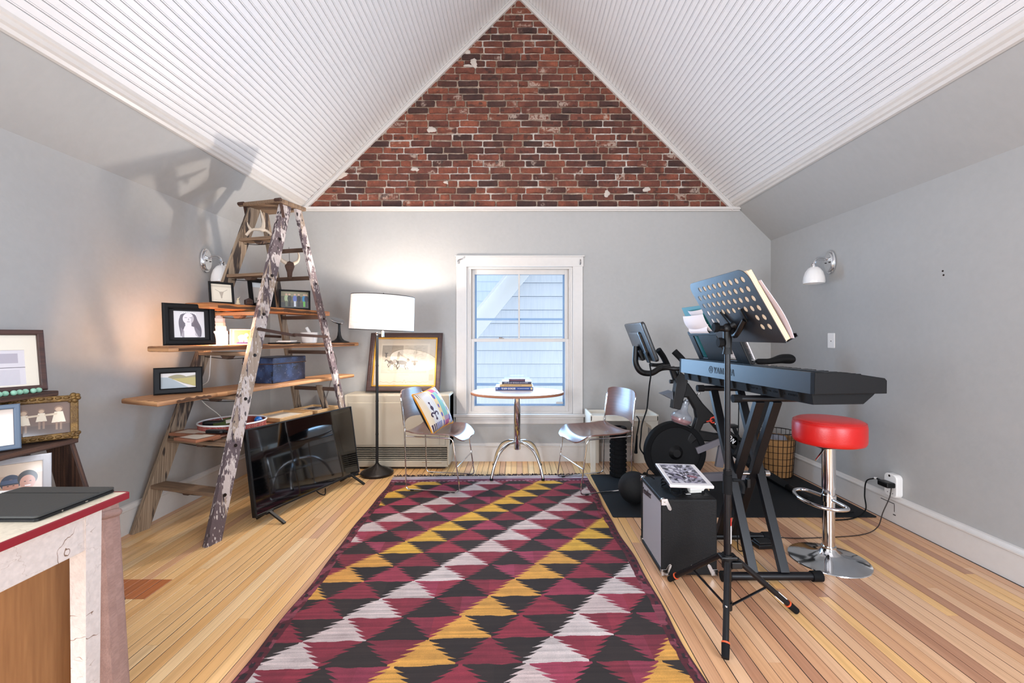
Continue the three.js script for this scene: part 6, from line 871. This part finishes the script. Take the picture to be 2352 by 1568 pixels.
// ---------------------------------------------------------------- double X keyboard stand
{
  const t = thing('keyboard_stand', 'black double X stand carrying the keyboard', 'keyboard stand', [0, 0, 0]); const w = 0.032, d = 0.045, xa = 1.2, xb = 1.36;
  for (const x of [xa, xb]) { part(t, 'leg', bar([x, 0.045, -2.25], [x, 0.92, -2.7], w, d, [1, 0, 0]), M.blackMetal); part(t, 'leg', bar([x + (x === xa ? 0.036 : -0.036), 0.045, -2.7], [x + (x === xa ? 0.036 : -0.036), 0.92, -2.255], w, d, [1, 0, 0]), M.blackMetal); }
  for (const z of [-2.25, -2.7]) { part(t, 'foot_bar', rod([1.06, 0.028, z], [1.53, 0.028, z], 0.02), M.blackMetal); part(t, 'end_cap', rod([1.04, 0.028, z], [1.085, 0.028, z], 0.026), M.rubber); part(t, 'end_cap', rod([1.5, 0.028, z], [1.55, 0.028, z], 0.026), M.rubber); }
  for (const z of [-2.255, -2.7]) { part(t, 'support_arm', rod([1.12, 0.932, z], [1.53, 0.932, z], 0.017), M.blackMetal); part(t, 'arm_cap', rod([1.1, 0.932, z], [1.14, 0.932, z], 0.021), M.rubber); part(t, 'arm_cap', rod([1.515, 0.932, z], [1.55, 0.932, z], 0.021), M.rubber); }
  part(t, 'pivot_bolt', [rod([1.17, 0.482, -2.475], [1.4, 0.482, -2.475], 0.009), rod([1.385, 0.482, -2.475], [1.41, 0.482, -2.475], 0.018, 0.018, 8)], M.steel); part(t, 'pull_tab', box(0.02, 0.05, 0.03, [1.29, 0.43, -2.47], { r: 0.004 }), M.black);
  const p = thing('sustain_pedal', 'small black pedal box on the floor under the keyboard stand', 'pedal', [1.46, 0.0, -2.62], 0.1); part(p, 'pedal_base', box(0.105, 0.026, 0.075, [0, 0.016, 0], { r: 0.006, seg: 2 }), M.black); part(p, 'pedal_top', box(0.09, 0.014, 0.062, [0, 0.034, 0], { r: 0.005, seg: 2, rot: [0.06, 0, 0] }), M.black);
  solo('pedal_cord', tube([[1.405, 0.02, -2.62], [1.34, 0.006, -2.58], [1.29, 0.006, -2.56], [1.278, 0.05, -2.56], [1.28, 0.3, -2.57], [1.28, 0.6, -2.56], [1.28, 0.85, -2.55], [1.28, 0.947, -2.55]], 0.003, { rs: 6, seg: 90 }), M.rubber, 'thin black cord rising from the floor pedal to the keyboard', 'cord');
}
// ---------------------------------------------------------------- digital piano; local +z is its back, towards the rug
{
  const L = 1.217, th = Math.atan2(-0.994, 0.109), t = thing('digital_piano', 'black digital piano on the X stand, its back towards the rug', 'keyboard', [1.373, 0.951, -2.503], th); 
  const prof = (k) => [[0.165 - k, 0.143], [0.171 - k, 0.14], [0.174 - k, 0.05], [0.168 - k, 0.046]];
  const ex = (pts, len, b) => ext(pts.map(([z, y]) => [z, y]), len, { b, bs: 2 }).applyMatrix4(new THREE.Matrix4().makeBasis(V(0, 0, 1), V(0, 1, 0), V(-1, 0, 0)));   // profile (z,y) swept along x
  part(t, 'upper_case', [ex([[0.172, 0.143], [0.174, 0.05], [-0.165, 0.05], [-0.165, 0.098], [-0.155, 0.106], [0.02, 0.106], [0.045, 0.14]], L, 0.003)], kb); part(t, 'lower_case', ex([[0.158, 0.05], [0.15, 0.001], [-0.09, 0.0], [-0.135, 0.035], [-0.15, 0.05]], L - 0.07, 0.003), M.matte);
  for (const q of [-1, 1]) part(t, 'end_block', ex([[0.172, 0.144], [0.174, 0.05], [-0.167, 0.05], [-0.168, 0.106], [-0.158, 0.117], [0.02, 0.143]], 0.03, 0.004).translate(q * (L / 2 - 0.014), 0, 0), M.matte);
  const n = 45, kw = (L - 0.07) / n, wk = phys(0xf2efea, 0.25, { clearcoat: 0.4 }), gW = box(kw - 0.001, 0.014, 0.148, [0, 0.113, -0.08], { r: 0.0015 }), gB = box(0.011, 0.012, 0.092, [0, 0.126, -0.052], { r: 0.002 });
  for (let i = 0; i < n; i++) { const x = -(L - 0.07) / 2 + kw * (i + 0.5); part(t, 'white_key', gW, wk).position.x = x; if (![2, 6].includes(i % 7) && i < n - 1) part(t, 'black_key', gB, M.black).position.x = x + kw / 2; }
  part(t, 'control_strip', box(L - 0.1, 0.002, 0.05, [0, 0.1445, 0.1], { r: 0 }), M.black);
  // relief lettering and the jack bays on the back
  const Y = [text('YAMAHA', 0.036, 0.0012).translate(0.06, 0.096, 0.1735)]; const tor = new THREE.TorusGeometry(0.02, 0.002, 5, 32); tor.scale(1, 1, 0.4); tor.translate(-0.075, 0.096, 0.1738); Y.push(plain(tor)); for (let k = 0; k < 3; k++) Y.push(box(0.002, 0.032, 0.001, [0, 0, 0], { r: 0, rot: [0, 0, k * PI / 3] }).translate(-0.075, 0.096, 0.1738)); part(t, 'relief_lettering', Y.map((g) => g.translate(-0.13, 0, 0)), phys(0x101217, 0.5, {}));
  for (let k = 0; k < 9; k++) part(t, 'bay_rib', bar([-0.5 + k * 0.125, 0.046, 0.163], [-0.5 + k * 0.125, 0.008, 0.153], 0.01, 0.012, [0, 0, 1]), M.matte);
  const sl = []; for (let k = 0; k < 4; k++) for (let i = 0; i < 8; i++) sl.push(box(0.006, 0.008, 0.003, [0.16 + k * 0.1 - 0.03 + i * 0.01, 0.03, 0.1565], { r: 0, rot: [-0.16, 0, 0] })); part(t, 'vent_slot', sl, M.rubber).userData.kind = 'stuff';
  // music rest
  const R = new THREE.Matrix4().makeRotationX(0.44); R.setPosition(-0.17, 0.143, 0.112); const rx = (g) => g.applyMatrix4(R);
  part(t, 'music_rest', [rx(ext(rect(-0.27, 0, 0.27, 0.205), 0.008, { b: 0.002, holes: [rect(-0.215, 0.02, -0.155, 0.175).reverse(), rect(0.055, 0.02, 0.15, 0.175).reverse()] })), rx(box(0.54, 0.014, 0.03, [0, 0.006, -0.012], { r: 0.003 })), rx(box(0.06, 0.2, 0.02, [0.24, 0.1, 0.0], { r: 0.004 })), rx(box(0.52, 0.012, 0.014, [0, 0.19, 0.004], { r: 0.003 }))], M.black);
  const at = (g, lx, lift) => g.applyMatrix4(new THREE.Matrix4().makeRotationX(0.44 + lift)).translate(lx, 0.157, 0.098);
  const base = new THREE.Matrix4().makeRotationY(th); base.setPosition(1.373, 0.951, -2.503);
  const put = (name, label, cat, parts) => { const o = thing(name, label, cat, [1.373, 0.951, -2.503], th); for (const [n2, g, m] of parts) part(o, n2, g, m); return o; };
  put('folder', 'teal folder standing behind the sheet music on the keyboard', 'folder', [['cover', at(box(0.26, 0.36, 0.003, [-0.13, 0.18, -0.006], { r: 0.001 }), -0.17, 0), mat(0x1f6f70, 0.45)], ['cover', at(box(0.235, 0.352, 0.003, [-0.12, 0.176, -0.012], { r: 0.001 }), -0.17, 0.01), mat(0x165a5c, 0.45)]]);
  const sheetPaper = mat(0xeee4e4, 0.8), scorePaper = mat(0xffffff, 0.8, { map: tex(128, 256, (u, v) => (v * 10 % 1 < 0.45 && (v * 50 % 1) < 0.22 && u > 0.08 && u < 0.92) ? [140, 130, 136] : [238, 228, 226], 0.23, 0.3) });
  put('sheet_music', 'sheaf of loose pinkish white sheet music flopping over the keyboard rest', 'sheet music', [['sheet', at(sheet((u, v) => V(-0.24 + 0.25 * u, 0.005 + 0.33 * v, -0.02 + 0.03 * sst(0.7, 1, v) * Math.sin(u * 3)), 10, 16, 0.002), -0.17, 0), sheetPaper], ['sheet', at(sheet((u, v) => V(-0.235 + 0.24 * u, 0.19 + 0.12 * v, 0.006 + 0.03 * Math.sin(v * PI * 0.9) * (0.6 + 0.4 * Math.sin(u * 4)) + 0.01 * v), 14, 12, 0.0015), -0.17, 0), sheetPaper], ['sheet', at(sheet((u, v) => V(-0.225 + 0.22 * u, 0.17 + 0.07 * v, 0.008 + 0.022 * Math.sin(v * PI)), 12, 10, 0.0015), -0.17, 0), sheetPaper]]);
  put('score_book', 'open score showing through the right slot of the keyboard rest', 'sheet music', [['sheet', at(box(0.24, 0.22, 0.006, [0.14, 0.12, -0.014], { r: 0.001, off: [0, 0] }), -0.17, 0), scorePaper], ['spine', at(box(0.012, 0.22, 0.008, [0.03, 0.12, -0.013], { r: 0.002 }), -0.17, 0), M.pale]]);
}
// ---------------------------------------------------------------- music stand
{
  const px = 0.943, pz = -1.98, t = thing('music_stand', 'black perforated music stand on a tripod in the right foreground', 'music stand', [px, 0, pz]);
  part(t, 'lower_tube', [rod([0, 0.03, 0], [0, 0.655, 0], 0.0155)], M.blackMetal); part(t, 'upper_tube', rod([0, 0.64, 0], [0, 1.255, 0], 0.0125), M.blackMetal);
  const cl = part(t, 'height_clamp', [rod([0, 0.545, 0], [0, 0.63, 0], 0.0195), rod([0, 0.632, 0], [0, 0.65, 0], 0.018)], M.rubber); part(cl, 'clamp_lever', [bent([[0.018, 0.61, 0.012], [0.05, 0.61, 0.02], [0.06, 0.585, 0.024], [0.055, 0.555, 0.026]], 0.008, 0.02)], M.rubber);
  const stick = (y0, y1, w) => { const g = ext(rect(-w / 2, y0, w / 2, y1), 0.001, { b: 0 }); g.translate(0, 0, 0.0158); g.rotateY(0.75); return g; };
  part(t, 'sticker', stick(0.405, 0.44, 0.01), mat(0xc2281e, 0.5), 'red end of the sticker'); part(t, 'sticker', stick(0.325, 0.405, 0.01), mat(0xd4d0ce, 0.5), 'white end of the sticker');
  const col = part(t, 'tripod_collar', [rod([0, 0.215, 0], [0, 0.275, 0], 0.024), box(0.075, 0.018, 0.05, [0.0, 0.262, 0.0], { r: 0.006, seg: 2 }), box(0.05, 0.03, 0.02, [0.03, 0.235, 0.02], { r: 0.005 })], M.black); part(t, 'brace_collar', rod([0, 0.028, 0], [0, 0.06, 0], 0.02), M.black);
  for (const [fx, fz] of [[-0.167, -0.27], [0.315, -0.007], [-0.144, 0.285]]) {
    const top = [fx * 0.13, 0.25, fz * 0.13], ft = [fx, 0.013, fz], at = (k) => [top[0] + (ft[0] - top[0]) * k, top[1] + (ft[1] - top[1]) * k, top[2] + (ft[2] - top[2]) * k];
    const l = part(t, 'leg', rod(top, at(0.97), 0.0125), M.blackMetal); part(l, 'foot_cap', [rod(at(0.86), at(1), 0.0155, 0.014)], M.rubber); part(l, 'orange_ring', rod(at(0.845), at(0.862), 0.0158), mat(0xd6532a, 0.5), 'orange ring'); part(t, 'brace', bar([fx * 0.06, 0.045, fz * 0.06], at(0.52), 0.014, 0.004, [0, 1, 0]), M.blackMetal); part(l, 'rivet', ball(0.006, [at(0.52)[0], at(0.52)[1] + 0.012, at(0.52)[2]], 8), M.steel);
    if (fx > 0.2) part(l, 'sticker', bar(at(0.66), at(0.8), 0.012, 0.0275, [0, 1, 0], { r: 0.001 }), mat(0xd8d4d0, 0.5), 'white label');
  }
  // tilting desk: local +z is the back of the desk, towards the rug
  const ex = V(0.02, 0, 1).normalize(), ey0 = V(-0.5, 0.863, -0.06), ez = V().crossVectors(ex, ey0).normalize(), ey = V().crossVectors(ez, ex), m = new THREE.Matrix4().makeBasis(ex, ey, ez), c = V(0.93 - px, 1.3655, -1.925 - pz); m.setPosition(c);
  const W = 0.525, Hh = 0.325, s = new THREE.Shape(); s.moveTo(-W / 2, -Hh / 2); s.lineTo(W / 2, -Hh / 2); s.lineTo(W / 2, Hh / 2 - 0.05); s.absarc(W / 2 - 0.05, Hh / 2 - 0.05, 0.05, 0, PI / 2); s.lineTo(-W / 2 + 0.05, Hh / 2); s.absarc(-W / 2 + 0.05, Hh / 2 - 0.05, 0.05, PI / 2, PI);
  for (let r = 0; r < 6; r++) { const y = Hh / 2 - 0.042 - r * 0.042; for (let i = 0; i < 10; i++) { const x = -0.214 + i * 0.0475 + (r % 2 ? 0 : 0.0); if (r > 3 && i > 1 && i < 8) continue; if (r === 0 && (i === 0)) continue; const h = new THREE.Path(); h.absarc(x, y, 0.0125, 0, 2 * PI, true); s.holes.push(h); } }
  part(t, 'desk', ext(s, 0.0025, { b: 0.0006, cs: 14 }).applyMatrix4(m), phys(0x14161c, 0.4, { clearcoat: 0.25, clearcoatRoughness: 0.3, bumpMap: bFine, bumpScale: 0.0002 }));
  part(t, 'desk_lip', [box(W, 0.003, 0.05, [0, -Hh / 2 + 0.001, -0.025], { r: 0.001 }).applyMatrix4(m), box(W, 0.014, 0.003, [0, -Hh / 2 + 0.007, -0.05], { r: 0.001 }).applyMatrix4(m)], M.blackMetal);
  part(t, 'desk_bracket', [bar([-0.09, -0.005, 0.008], [-0.05, -0.09, 0.012], 0.02, 0.008, [0, 0, 1]).applyMatrix4(m), bar([0.09, 0.0, 0.008], [0.09, -0.06, 0.01], 0.02, 0.008, [0, 0, 1]).applyMatrix4(m), bent([[-0.05, -0.09, 0.012], [0.0, -0.11, 0.045], [0.05, -0.09, 0.045], [0.09, -0.05, 0.012]], 0.012, 0.03).applyMatrix4(m)], M.black);
  const knob = lathe([[0, -0.011], [0.02, -0.011], [0.022, -0.006], [0.022, 0.006], [0.02, 0.011], [0, 0.011]], 12, 0.3).rotateZ(PI / 2);
  part(t, 'tilt_head', [rod([0, 1.2, 0], [0, 1.275, 0], 0.0185), ball(0.024, [0.0, 1.285, 0], 16), rod([-0.045, 1.285, 0.0], [0.05, 1.285, -0.0], 0.013), rod([0, 1.285, 0], [0.028, 1.305, 0.02], 0.014), rod([0.0, 1.17, 0], [0, 1.2, 0], 0.022, 0.016)], M.black); part(t, 'tilt_knob', [knob.clone().translate(-0.052, 1.29, 0), knob.clone().translate(-0.034, 1.222, 0.005)], M.rubber);
  // books leaning on the front of the desk
  const bk = thing('music_book', 'thick cream-paged music book leaning on the front of the music stand', 'book', [px, 0, pz]); part(bk, 'pages', box(0.43, 0.3, 0.016, [0.05, -0.004, -0.0125], { r: 0.002 }).applyMatrix4(m), mat(0xd8bf94, 0.85)); part(bk, 'cover', box(0.432, 0.304, 0.002, [0.05, -0.003, -0.0022], { r: 0 }).applyMatrix4(m), mat(0xdcc8ae, 0.6));
  const b2 = thing('sheet_music', 'thin pale score in front of the cream music book', 'sheet music', [px, 0, pz]); part(b2, 'sheet', sheet((u, v) => V(0.28 - 0.4 * u, -0.155 + 0.25 * v, -0.0235 - 0.022 * Math.sin(v * 2.6) * (1 - v)), 6, 14, 0.002).applyMatrix4(m), mat(0xcbbcc4, 0.7));
}
// ---------------------------------------------------------------- red bar stool
{
  const t = thing('bar_stool', 'red vinyl bar stool on a chrome pedestal, in front of the right wall', 'bar stool', [1.742, 0, -2.47]);
  part(t, 'pedestal_base', lathe([[0, 0], [0.196, 0], [0.198, 0.003], [0.196, 0.007], [0.17, 0.013], [0.12, 0.022], [0.08, 0.03], [0.055, 0.04], [0.04, 0.056], [0.034, 0.07], [0.033, 0.078], [0, 0.078]], 96, 0.4), M.chrome);
  part(t, 'column', [rod([0, 0.07, 0], [0, 0.405, 0], 0.03, 0.03, 40), rod([0, 0.4, 0], [0, 0.66, 0], 0.0335, 0.0335, 40), rod([0, 0.072, 0], [0, 0.08, 0], 0.037, 0.037, 40)], M.chrome);
  part(t, 'seat_cushion', lathe([[0, 0.655], [0.14, 0.655], [0.155, 0.655], [0.168, 0.66], [0.174, 0.672], [0.176, 0.69], [0.176, 0.755], [0.173, 0.77], [0.163, 0.783], [0.148, 0.79], [0.11, 0.795], [0, 0.797]], 72, 1.2), M.redVinyl);
  part(t, 'welt', (() => { const g = new THREE.TorusGeometry(0.17, 0.003, 8, 72); g.rotateX(PI / 2); g.translate(0, 0.7755, 0); return plain(g); })(), M.redVinyl); part(t, 'seat_plate', [box(0.2, 0.012, 0.2, [0, 0.649, 0], { r: 0.003 })], M.iron);
  const P = [[-0.005, 0.346, -0.03], [-0.06, 0.352, -0.12], [-0.13, 0.352, -0.1], [-0.165, 0.348, -0.0], [-0.14, 0.344, 0.12], [-0.07, 0.342, 0.165], [-0.0, 0.342, 0.145], [0.0, 0.346, 0.03]];
  part(t, 'footrest', [tube(P, 0.0095, { seg: 90, rs: 14 }), rod([0, 0.33, 0], [0, 0.365, 0], 0.036, 0.036, 32)], M.chrome);
  part(t, 'lift_lever', [bent([[-0.04, 0.648, 0.03], [-0.07, 0.63, 0.06], [-0.14, 0.585, 0.1]], 0.0045, 0.02)], M.chrome);
}
// ---------------------------------------------------------------- shadows on for everything, then draw
scene.traverse((o) => { if (o.isMesh) { o.castShadow = true; o.receiveShadow = true; } if (o.isLight && !o.isRectAreaLight) { o.castShadow = true; o.shadow.mapSize.set(2048, 2048); } });
renderer.render(scene, camera);
